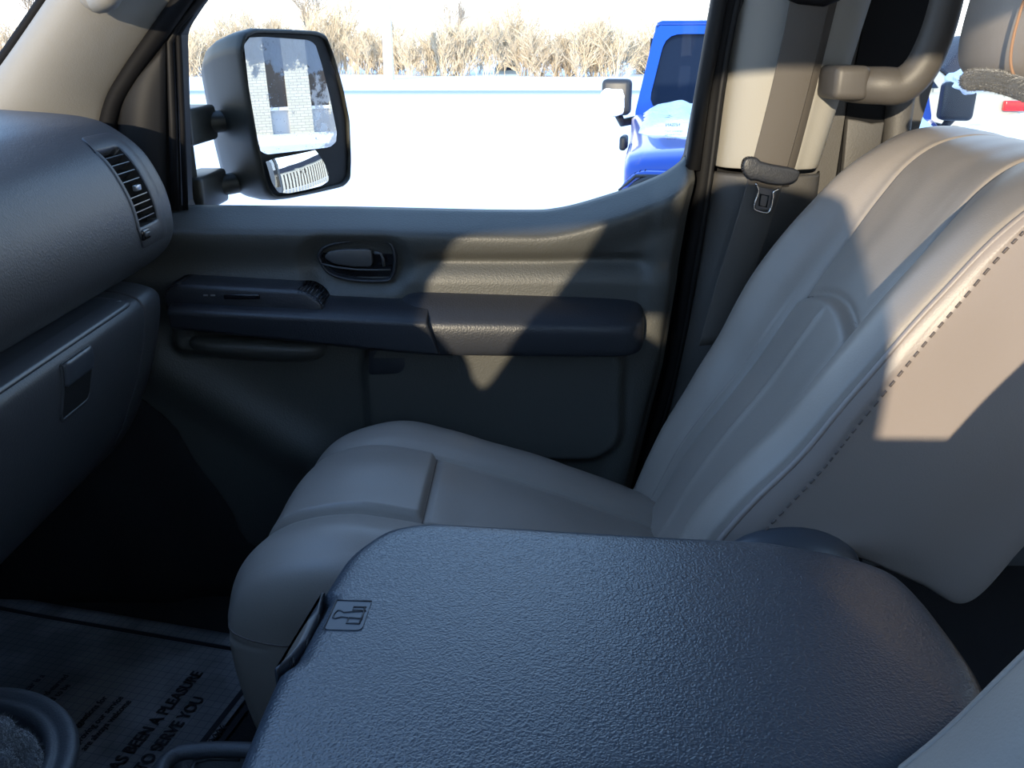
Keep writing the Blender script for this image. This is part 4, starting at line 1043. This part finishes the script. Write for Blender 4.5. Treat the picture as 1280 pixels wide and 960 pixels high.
# ------------------------------------------------------------------ outside world
GZ = -0.75
def snow_z(x, y): return GZ
rows = []
xs = [-220, -120, -70, -40, -20, -10, -5, 0, 3, 6, 9, 14, 20, 35, 60, 100, 180]
ys = [-90, -40, -15, -5, 0, 4, 8, 12, 18, 26, 36, 50, 66, 90, 130, 200]
rows = [[(x, y, GZ+(0.15*noise.noise(Vector((x*.05, y*.05, 0))) if y > 30 else 0)+(0.9*ss(66, 200, y))) for x in xs] for y in ys]
g_ = grid('ground', rows, 'snow', sub=1); tag(g_, kind='structure')
rows = []
for i in range(13):
    x = -90+15*i; yb = 30.5+0.01*(x+20)
    rows.append([(x, yb, GZ+0.05), (x, yb+3.6, GZ+0.10)])
o = grid('road', rows, 'road', solid=0.06); tag(o, kind='structure')
tag(o, 'thin grey plowed road crossing the white snow field', 'road')
o2 = mesh_obj('snow_bank', *(lambda: ([(p[0], p[1], p[2]) for p in [(0, 0, 0)]], []))(), m='snow') if False else None
def mound(name, cx, cy, rx, ry, h, label, seed=0, m='snow_fine', cat='snow'):
    rows = []
    for i in range(25):
        v = i/24*2-1; rr_ = []
        for j in range(41):
            u = j/40*2-1; d = max(0, 1-u*u)*max(0, 1-v*v)
            rr_.append((cx+u*rx, cy+v*ry, GZ-0.03+h*d**0.7*(1+0.45*noise.noise(Vector((u*3+seed, v*2, seed))))+0.08*h*noise.noise(Vector((u*14, v*9, seed)))*d))
        rows.append(rr_)
    o = grid(name, rows, m); tag(o, label, cat); return o
mound('snow_bank', 6.4, 9.4, 3.2, 1.4, 0.95, 'white snow bank piled before the parked cars', 3)

# trees and brush
def brush_mesh(seed, h, w, m, depth=4, dense=9, tw=0.03):
    r_ = random.Random(seed); bm = bmesh.new()
    def branch(p, d, ln, rad, lev):
        q = p+d*ln; n = 3
        a = d.orthogonal().normalized(); b = d.cross(a)
        A_ = [bm.verts.new(p+(a*math.cos(k*2.094)+b*math.sin(k*2.094))*rad) for k in range(3)]
        B_ = [bm.verts.new(q+(a*math.cos(k*2.094)+b*math.sin(k*2.094))*rad*0.55) for k in range(3)]
        for k in range(3): bm.faces.new((A_[k], A_[(k+1) % 3], B_[(k+1) % 3], B_[k]))
        if lev <= 0: return
        for k in range(r_.randint(3, 4)):
            dd = (d+Vector((r_.uniform(-.75, .75), r_.uniform(-.75, .75), r_.uniform(-.2, .45)))).normalized()
            branch(p.lerp(q, r_.uniform(.15, 1)), dd, ln*r_.uniform(.55, .8), max(rad*0.6, 0.010), lev-1)
    for k in range(dense):
        p = Vector((r_.uniform(-w, w), r_.uniform(-w*.6, w*.6), 0)); d = Vector((r_.uniform(-.35, .35), r_.uniform(-.3, .3), 1)).normalized()
        branch(p, d, h*r_.uniform(.20, .36), tw, depth)
    me = bpy.data.meshes.new('brush'); bm.to_mesh(me); bm.free(); me.materials.append(M[m]); return me
BR = [brush_mesh(1, 5.0, 1.6, 'twig', 4, 24), brush_mesh(2, 4.2, 1.8, 'twig', 4, 24), brush_mesh(3, 5.6, 1.4, 'twig', 4, 23), brush_mesh(4, 4.6, 1.7, 'twig_dark', 4, 22)]
TR = [brush_mesh(11, 11, 0.4, 'twig_dark', 5, 2, 0.14), brush_mesh(12, 10, 0.3, 'twig', 5, 2, 0.13)]
k = 0
x = -62.0
while x < 32:
    y = 58+rnd.uniform(-3, 5)
    o = bpy.data.objects.new('winter_bush', BR[rnd.choice([0, 0, 1, 1, 2, 2, 3])]); COL.objects.link(o)
    o.location = (x, y, GZ-0.7); o.rotation_euler = (0, 0, rnd.uniform(0, 6)); s_ = rnd.uniform(1.15, 1.6)*(1.0 if x < 6 else 0.72); o.scale = (1.15, 1.15, s_)
    tag(o, 'bare tan winter bush in the hedgerow beyond the snowy field', 'bush', 'winter bushes beyond the field'); x += rnd.uniform(1.7, 2.6)
for x, y, s_, kk in [(-33, 66, .8, 0), (-29, 68, .9, 1), (-24, 65, .8, 0), (-19, 69, .85, 1), (-14.5, 66, .8, 0), (-9, 68, .7, 1), (-4, 70, .7, 0), (38, 60, .9, 0), (33, 62, .9, 1), (30, 58, .8, 0), (-40, 62, .9, 0), (-44, 55, .8, 1), (-37, 58, .8, 1)]:
    o = bpy.data.objects.new('bare_tree', TR[kk]); COL.objects.link(o); o.location = (x, y, GZ); o.rotation_euler = (0, 0, rnd.uniform(0, 6)); o.scale = (s_, s_, s_)
    tag(o, 'tall bare winter tree rising above the bushes', 'tree', 'bare trees behind the bushes')
pole = thing('utility_pole', (-6.6, 50, GZ), 'white frosted utility pole in front of the tan bushes', 'pole')
tube('pole_shaft', [(-6.6, 50, GZ), (-6.6, 50, GZ+11)], 0.26, 'wood_pole', pole, n=12, rr=[0.28, 0.2])
tube('cross_arm', [(-7.8, 50, GZ+10), (-5.4, 50, GZ+10)], 0.07, 'wood_pole', pole)

# ---- generic parked car
def wheel(root, x, y, r, w=0.22, flip=1):
    bm = bmesh.new(); P_ = [(0.62, -.5), (0.8, -.5), (0.96, -.42), (1, -.25), (1, .25), (.96, .42), (.8, .5), (.62, .5)]
    rows = [[Vector((x+math.cos(2*math.pi*k/28)*r*a, y+b*w, r+math.sin(2*math.pi*k/28)*r*a)) for a, b in P_] for k in range(28)]
    bm.free(); ty = grid('wheel', rows, 'tyre', root, cu=True, cv=True)
    rows = [[Vector((x+math.cos(2*math.pi*k/28)*r*a, y+b*w*flip, r+math.sin(2*math.pi*k/28)*r*a)) for a, b in [(.63, -.3), (.6, -.46), (.5, -.30), (.2, -.34), (.0, -.40)]] for k in range(28)]
    grid('rim', rows, 'rim', ty, cv=True)
def car(name, label, L_, W_, Hh, belt_z, nose, m, loc, rz, suv=False, snow=True, group=None):
    root = bpy.data.objects.new(name, None); COL.objects.link(root); tag(root, label, 'car', group); root['at'] = (0, 0, 0)
    # along x: rear at +L/2
    h2 = L_/2
    # lower body sections
    st = [(-h2, .45, belt_z-.25, .80), (-h2+.12, .30, belt_z-.16, .92), (-h2+nose, .25, belt_z-.02, 1), (-.3, .25, belt_z, 1), (h2-.5, .25, belt_z+.02, 1), (h2-.1, .30, belt_z-.02, .96), (h2, .42, belt_z-.18, .88)]
    rows = []
    for x, z0, z1, w in cr(st, 28):
        ww = W_/2*w
        rows.append([Vector((x, s*a, b)) for s, a, b in [(-1, ww*.9, z0), (-1, ww, z0+.12), (-1, ww, (z0+z1)/2), (-1, ww*.98, z1-.05), (-1, ww*.93, z1), (0, 0, z1+.03), (1, ww*.93, z1), (1, ww*.98, z1-.05), (1, ww, (z0+z1)/2), (1, ww, z0+.12), (1, ww*.9, z0)]])
    grid('body', rows, m, root, cu=True, caps=True, sub=1)
    r0, r1 = (-h2+nose+.2, h2-(.12 if suv else .75))
    top = [(r0, belt_z, .9), (r0+.55, Hh-.06, .76), (r0+1.0, Hh, .74), (r1-.5, Hh-.01, .74), (r1-(.12 if suv else .45), Hh-.08, .74), (r1, belt_z, .86)]
    rows = []
    for x, z, w in cr(top, 24):
        ww = W_/2*w; wb = W_/2*.92
        rows.append([Vector((x, -wb, belt_z-.03)), Vector((x, -ww-(wb-ww)*.05, z-.05 if z > belt_z+.1 else z)), Vector((x, -ww*.9, z)), Vector((x, 0, z+.02)), Vector((x, ww*.9, z)), Vector((x, ww+(wb-ww)*.05, z-.05 if z > belt_z+.1 else z)), Vector((x, wb, belt_z-.03))])
    cab = grid('cabin', rows, m, root, caps=True)
    for s in (-1, 1):
        xa, xb = r0+.35, r1-(.25 if suv else .4)
        mid = (xa+xb)/2
        for a, b, ta, tb in ((xa, mid-.05, .35, 0), (mid+.05, xb, 0, .2)):
            y_ = s*(W_/2*.925)
            mesh_obj('side_window', [(a, y_, belt_z+.04), (b, y_, belt_z+.04), (b-tb, s*W_/2*.80, Hh-.13), (a+ta, s*W_/2*.80, Hh-.13)], [(0, 1, 2, 3)], 'tint', cab, smooth=False).modifiers.new('t', 'SOLIDIFY').thickness = .02
    mesh_obj('rear_window', [(r1+.01, -W_/2*.72, belt_z+.04), (r1+.01, W_/2*.72, belt_z+.04), (r1-(.10 if suv else .36), W_/2*.66, Hh-.13), (r1-(.10 if suv else .36), -W_/2*.66, Hh-.13)], [(0, 1, 2, 3)], 'tint', cab, smooth=False).modifiers.new('t', 'SOLIDIFY').thickness = .03
    mesh_obj('windshield', [(r0+.02, -W_/2*.78, belt_z+.04), (r0+.02, W_/2*.78, belt_z+.04), (r0+.48, W_/2*.68, Hh-.12), (r0+.48, -W_/2*.68, Hh-.12)], [(0, 1, 2, 3)], 'tint', cab, smooth=False).modifiers.new('t', 'SOLIDIFY').thickness = .03
    for s in (-1, 1):
        wheel(root, -h2+.85, s*(W_/2-.10), .34, flip=-s*-1); wheel(root, h2-.9, s*(W_/2-.10), .34, flip=s)
        box('tail_light', (h2-.30, s*W_/2-.07, belt_z-.24), (h2-.005, s*W_/2+.015, belt_z-.11), 'lens_red', root, bev=.02)
        box('head_light', (-h2-.0, s*(W_/2*.72)-.15, belt_z-.36), (-h2+.2, s*(W_/2*.72)+.10, belt_z-.2), 'lens', root, bev=.02)
    if snow:
        rows = []
        for i in range(11):
            rr_ = []
            for j in range(9):
                u, v = i/10*2-1, j/8*2-1; d = (1-u**4)*(1-v**4)
                rr_.append(((r0+1.0+r1-.5)/2+u*(r1-.5-r0-.9)/2*1.12, v*W_/2*.70, Hh-.02+.09*d**.5+.02*noise.noise(Vector((u*3, v*3, L_)))))
            rows.append(rr_)
        grid('roof_snow', rows, 'snow_fine', root, sub=1)
    root.location = loc; root.rotation_euler = (0, 0, rz)
    return root
car('parked_sedan', 'pale sedan with red tail light parked behind the snow bank', 4.4, 1.75, 1.50, 1.07, 1.15, 'white_paint', (4.50, 12.9, GZ), 0, False, True)
car('parked_suv', 'dark navy vehicle with snowy roof parked behind the pale sedan', 4.9, 1.9, 1.78, 1.10, 1.1, 'navy', (8.6, 17.2, GZ), 0, True, True)
car('parked_wagon', 'white car at the right edge showing its dark wheel', 4.5, 1.8, 1.5, 1.0, 1.1, 'white_paint', (9.95, 13.8, GZ), 0, True, True)
car('distant_sedan', 'tiny snow covered car below the bushes, nearer the utility pole', 4.4, 1.75, 1.25, .8, 1.1, 'white_paint', (-0.35, 63, GZ-.62), R(90), False, True)
car('distant_hatchback', 'tiny snow covered car below the bushes, nearer the blue vehicle', 3.2, 1.3, 1.2, .8, .8, 'white_paint', (5.9, 66, GZ-.62), R(100), False, True)

# ---- blue off-road vehicle facing the van
jp = bpy.data.objects.new('blue_offroader', None); COL.objects.link(jp); jp['at'] = (0, 0, 0)
tag(jp, 'bright blue off-road vehicle with snow on its hood facing the door window', 'car')
# local: x across, y rearward from the grille, z up from ground
def jrow(y, w, z, crown=.03, zb=None): 
    return [Vector((s*w*k, y, z+crown*(1-(k)**2))) for s, k in [(-1, 1), (-1, .8), (-1, .5), (-1, .2), (1, .0), (1, .2), (1, .5), (1, .8), (1, 1)]]
hood = []
for y, w, z in cr([(.02, .60, 1.12), (.04, .615, 1.18), (.09, .625, 1.210), (.2, .635, 1.226), (.6, .66, 1.245), (1.05, .70, 1.265), (1.40, .735, 1.28)], 24):
    r_ = jrow(y, w, z, .035); r_ = [Vector((-w, y, z-.16)), Vector((-w*1.003, y, z-.04))]+r_[0:]+[Vector((w*1.003, y, z-.04)), Vector((w, y, z-.16))]; hood.append(r_)
hd = grid('hood', hood, 'blue', jp, sub=1)
# grille shell
bm = bmesh.new()
gp = round_loop([(-.56, .62), (.56, .62), (.635, 1.11), (.57, 1.175), (-.57, 1.175), (-.635, 1.11)], .05, 4)
prism('grille', gp, 'y', -.03, .12, 'blue', jp, bev=.012)
for s in (-1, 1):
    P_ = [Vector((s*.50+.105*math.cos(t), -.035, 1.045+.105*math.sin(t))) for t in [k*2*math.pi/28 for k in range(28)]]
    tube('headlight_ring', P_, .014, 'car_black', jp, closed=True, n=8)
    rows = [[Vector((s*.50+r_*math.cos(t), -.035-dy, 1.045+r_*math.sin(t))) for t in [k*2*math.pi/28 for k in range(28)]] for r_, dy in ((.10, 0), (.085, .012), (.05, .022), (.0, .026))]
    grid('headlight', rows, 'lens', jp, cu=True)
for k in range(7):
    box('grille_slot', ((k-3)*.085-.028, -.036, .68), ((k-3)*.085+.028, -.026, .97), 'car_black', jp, bev=.004)
# seam between hood and grille
tube('hood_seam', [(-.63, -.02, 1.10), (-.57, -.034, 1.158), (0, -.036, 1.168), (.57, -.034, 1.158), (.63, -.02, 1.10)], .006, 'car_black', jp)
# fenders, body tub, bumper
for s in (-1, 1):
    rows = []
    for y, z in cr([(-.05, .60), (-.02, .80), (.10, .90), (.5, .93), (.85, .90), (1.05, .75), (1.12, .5)], 20):
        rows.append([Vector((s*.60, y, z-.03)), Vector((s*.60, y, z)), Vector((s*.88, y, z-.01)), Vector((s*.92, y, z-.06))])
    grid('fender_flare', rows, 'car_black', jp, solid=.03)
    wheel(jp, 0, 0, .40) if False else None
def jwheel(x, y):
    rows = [[Vector((x+b*.24, y+math.cos(2*math.pi*k/28)*.40*a, .40+math.sin(2*math.pi*k/28)*.40*a)) for a, b in [(0.1, -.4), (.6, -.4), (0.62, -.5), (0.9, -.5), (1, -.35), (1, .35), (.9, .5), (.62, .5), (.6, .4), (.1, .4)]] for k in range(28)]
    grid('wheel', rows, 'tyre', jp, cu=False, cv=True)
for x in (-.76, .76):
    for y in (.52, 2.95): jwheel(x, y)
box('body_tub', (-.72, 1.38, .55), (.72, 3.6, 1.27), 'blue', jp, bev=.04)
box('front_bumper', (-.75, -.28, .50), (.75, -.10, .66), 'car_black', jp, bev=.03)
box('underbody', (-.5, .1, .42), (.5, 3.5, .70), 'car_black', jp, bev=.02)
# windshield frame, leaning
def jw(x, z):
    f = (z-1.24)/.5; return Vector((x, 1.46+.38*f, z))
fo = round_loop([(-.735, 1.22), (.735, 1.22), (.665, 1.73), (-.665, 1.73)], .07, 5)
fi = round_loop([(-.665, 1.30), (.66, 1.30), (.61, 1.67), (-.61, 1.67)], .08, 5)
O_ = resample_loop(fo, 96); I_ = resample_loop(fi, 96)
rows = [[jw(p.x, p.y)+Vector((0, dy, 0)) for p in Lp] for Lp, dy in ((O_, .05), (O_, 0), (I_, 0), (I_, .05))]
grid('windshield_frame', rows, 'blue', jp, cu=True, cv=True, smooth=False)
mesh_obj('windshield', [jw(p.x, p.y)+Vector((0, .02, 0)) for p in I_], [tuple(range(96))], 'tint', jp, smooth=False)
box('roof', (-.665, 1.82, 1.70), (.665, 3.55, 1.740), 'blue', jp, bev=.03)
for s in (-1, 1):
    prism('door', [(1.52, 1.15), (2.5, 1.15), (2.5, 1.72), (1.88, 1.72)], 'x', s*.655-.02, s*.655+.02, 'blue', jp, bev=.01)
    prism('side_window', [(1.60, 1.25), (2.42, 1.25), (2.42, 1.65), (1.76, 1.65)], 'x', s*.665-.022, s*.705+.022, 'tint', jp)
    # door mirror
    mx_ = s*.825
    mr = box('door_mirror', (mx_-.075, 1.42, 1.27), (mx_+.075, 1.54, 1.45), 'car_black', jp, bev=.025, seg=3)
    tube('mirror_foot', [(s*.72, 1.60, 1.24), (s*.80, 1.56, 1.225), (s*.82, 1.50, 1.28)], .022, 'car_black', mr)
    if s > 0:
        pass
# wiper and cowl
tube('wiper', [(-.35, 1.42, 1.30), (.10, 1.44, 1.305), (.35, 1.46, 1.34)], .009, 'car_black', jp)
tube('wiper', [(.15, 1.42, 1.30), (.5, 1.44, 1.305), (.62, 1.46, 1.33)], .009, 'car_black', jp)
# inside visor strip seen through the glass
box('hood_latch', (-.695, .50, 1.19), (-.665, .60, 1.25), 'car_black', jp, bev=.012)
box('hood_latch', (.66, .50, 1.16), (.70, .62, 1.24), 'car_black', jp, bev=.012)
jp.location = (1.02, 3.22, GZ); jp.scale = (1, 1, 1); jp.rotation_euler = (0, 0, R(-13))
# the snow lying on the hood moves with nothing else: a thing of its own
def jl(p): return jp.matrix_basis @ Vector(p)
JM = Matrix.Translation(jp.location) @ Matrix.Rotation(R(-13), 4, 'Z')
def hood_z(x, y): 
    T = [(.2, 1.226), (.6, 1.245), (1.05, 1.265), (1.40, 1.28)]
    for i in range(3):
        if y <= T[i+1][0]:
            f = (y-T[i][0])/(T[i+1][0]-T[i][0]); z = T[i][1]+(T[i+1][1]-T[i][1])*f; break
    else: z = 1.28
    return z+.035*(1-min(1, abs(x)/.65)**2)
rows = []
for i in range(61):
    v = i/60; rr_ = []
    for j in range(71):
        u = j/70*2-1
        y = .16+1.36*v; w = .62+.09*v
        x = u*w
        edge = min(v*1.36/.12, (1-abs(u))*w/.06)
        n_ = noise.noise(Vector((x*3.2, y*3.2, 2)))*.8+noise.noise(Vector((x*9, y*9, 4)))*.4
        f = ss(-.25, .35, n_+ss(.0, .5, v)*1.1-.34+min(0, (edge-1)*.5)-(1-ss(-.6, -.2, u))*.35)*ss(0, 1, edge)
        th = -.014+.034*f+.055*ss(.86, .96, v)*f*(1-ss(.0, .35, u))*ss(-.95, -.7, u)*(.6+.8*noise.noise(Vector((x*6, 3, 1))))+.012*noise.noise(Vector((x*14, y*14, 9)))*f
        rr_.append(JM @ Vector((x, y, hood_z(x, y)+th)))
    rows.append(rr_)
tag(grid('hood_snow', rows, 'snow_fine'), 'white snow lying on the blue vehicle hood', 'snow')
bm = bmesh.new(); bmesh.ops.create_icosphere(bm, subdivisions=4, radius=1)
for v in bm.verts:
    p = v.co.copy(); q = 1+.3*noise.noise(p*2.5)
    v.co = JM @ Vector((.86+p.x*.10*q, 1.47+p.y*.085*q, 1.445+p.z*.06*q))
bm3 = bmesh.new(); bmesh.ops.create_icosphere(bm3, subdivisions=4, radius=1)
for v in bm3.verts:
    p = v.co.copy(); p = p/((abs(p.x)**4+abs(p.z)**4+abs(p.y)**4)**.25); q = 1+.15*noise.noise(p*2.5)
    v.co = JM @ Vector((-.84+p.x*.060*q, 1.415+p.y*.015, 1.335+p.z*.065*q))
tag(bm_obj('snow_clump', bm3, 'snow_fine'), 'snow patch stuck to the mirror face of the blue vehicle, seen through the door window', 'snow')
tag(bm_obj('snow_clump', bm, 'snow_fine'), 'clump of snow on top of the blue vehicle mirror beside the headrest', 'snow')

# ---- cream brick building seen only in the mirror
bd = bpy.data.objects.new('brick_building', None); COL.objects.link(bd); bd['at'] = (0, 0, 0)
tag(bd, 'cream brick building with tall dark windows reflected in the side mirror', 'building')
XB_ = 25.0
bm = bmesh.new()
y = -4.2; PW, WW = .66, .50; wins = []
box_bm(bm, (XB_+.25, -4.5, GZ-.1), (XB_+8, 26.5, GZ+5.2))
while y < 26.0:
    box_bm(bm, (XB_, y, GZ-.1), (XB_+.4, y+PW, GZ+4.6)); wins.append((y+PW, y+PW+WW)); y += PW+WW
box_bm(bm, (XB_-.02, -4.5, GZ+4.2), (XB_+.5, 26.5, GZ+5.2))
bm_obj('wall', bm, 'brick', bd, smooth=False)
box('roof_fascia', (XB_-.35, -4.9, GZ+4.6), (XB_+8.2, 26.9, GZ+5.6), 'navy', bd)
M['sill_grey'] = mat('grey_stone_panel', (0.42, 0.43, 0.45), .8)
for a, b in wins:
    w_ = box('window', (XB_+.12, a, GZ+.95), (XB_+.30, b, GZ+4.2), 'bronze', bd)
    box('sill', (XB_+.06, a, GZ+.86), (XB_+.3, b, GZ+.95), 'wood_pole', w_)
    box('apron', (XB_+.14, a, GZ-.1), (XB_+.3, b, GZ+.86), 'sill_grey', w_)
tag(box('snow_drift', (XB_-1.3, -4, GZ-.05), (XB_+.1, 26, GZ+.22), 'snow_fine', bev=.1), 'low snow drift along the foot of the brick building', 'snow')

# ================================================================== light
w = bpy.data.worlds.new('World'); sc.world = w; w.use_nodes = True; nt = w.node_tree
bg = nt.nodes['Background']; tc = nt.nodes.new('ShaderNodeTexCoord'); sx = nt.nodes.new('ShaderNodeSeparateXYZ')
rp = nt.nodes.new('ShaderNodeValToRGB'); e = rp.color_ramp.elements
e[0].position = 0.0; e[0].color = (0.85, 0.88, 0.95, 1)
e[1].position = 1.0; e[1].color = (0.19, 0.37, 0.76, 1)
k_ = e.new(0.5); k_.color = (1.15, 1.10, 1.02, 1) if False else (1.0, 0.98, 0.94, 1)
k_ = e.new(0.56); k_.color = (0.80, 0.90, 1.0, 1)
k_ = e.new(0.68); k_.color = (0.38, 0.62, 0.98, 1)
mr_ = nt.nodes.new('ShaderNodeMapRange'); mr_.inputs['From Min'].default_value = -1
L(nt, tc.outputs['Generated'], sx.inputs[0]); L(nt, sx.outputs['Z'], mr_.inputs['Value']); L(nt, mr_.outputs[0], rp.inputs[0]); L(nt, rp.outputs[0], bg.inputs['Color'])
bg.inputs['Strength'].default_value = 3.1
SUN_DIR = Vector((0.30, 1.0, -0.205)).normalized()
ld = bpy.data.lights.new('sun', 'SUN'); ld.energy = 7.0; ld.angle = R(0.6); ld.color = (1.0, 0.84, 0.62)
lo = bpy.data.objects.new('sun', ld); COL.objects.link(lo); lo.rotation_euler = SUN_DIR.to_track_quat('-Z', 'Y').to_euler(); lo.location = (-3, -10, 4)

# ================================================================== camera
cd = bpy.data.cameras.new('camera'); cam = bpy.data.objects.new('camera', cd); COL.objects.link(cam)
cam.location = (0, 0, H); cam.rotation_euler = (math.pi/2-PITCH, 0, 0); cd.sensor_width = 36; cd.lens = F/1280*36; cd.clip_start = 0.01; cd.clip_end = 800
sc.camera = cam
sc.view_settings.view_transform = 'Standard'; sc.view_settings.look = 'None'; sc.view_settings.gamma = 1; sc.view_settings.use_curve_mapping = False
sc.view_settings.exposure = 0.0
sc.cycles.max_bounces = 10; sc.cycles.diffuse_bounces = 5; sc.cycles.glossy_bounces = 4; sc.cycles.transparent_max_bounces = 16
sc.cycles.use_denoising = True
sc.cycles.sample_clamp_indirect = 6
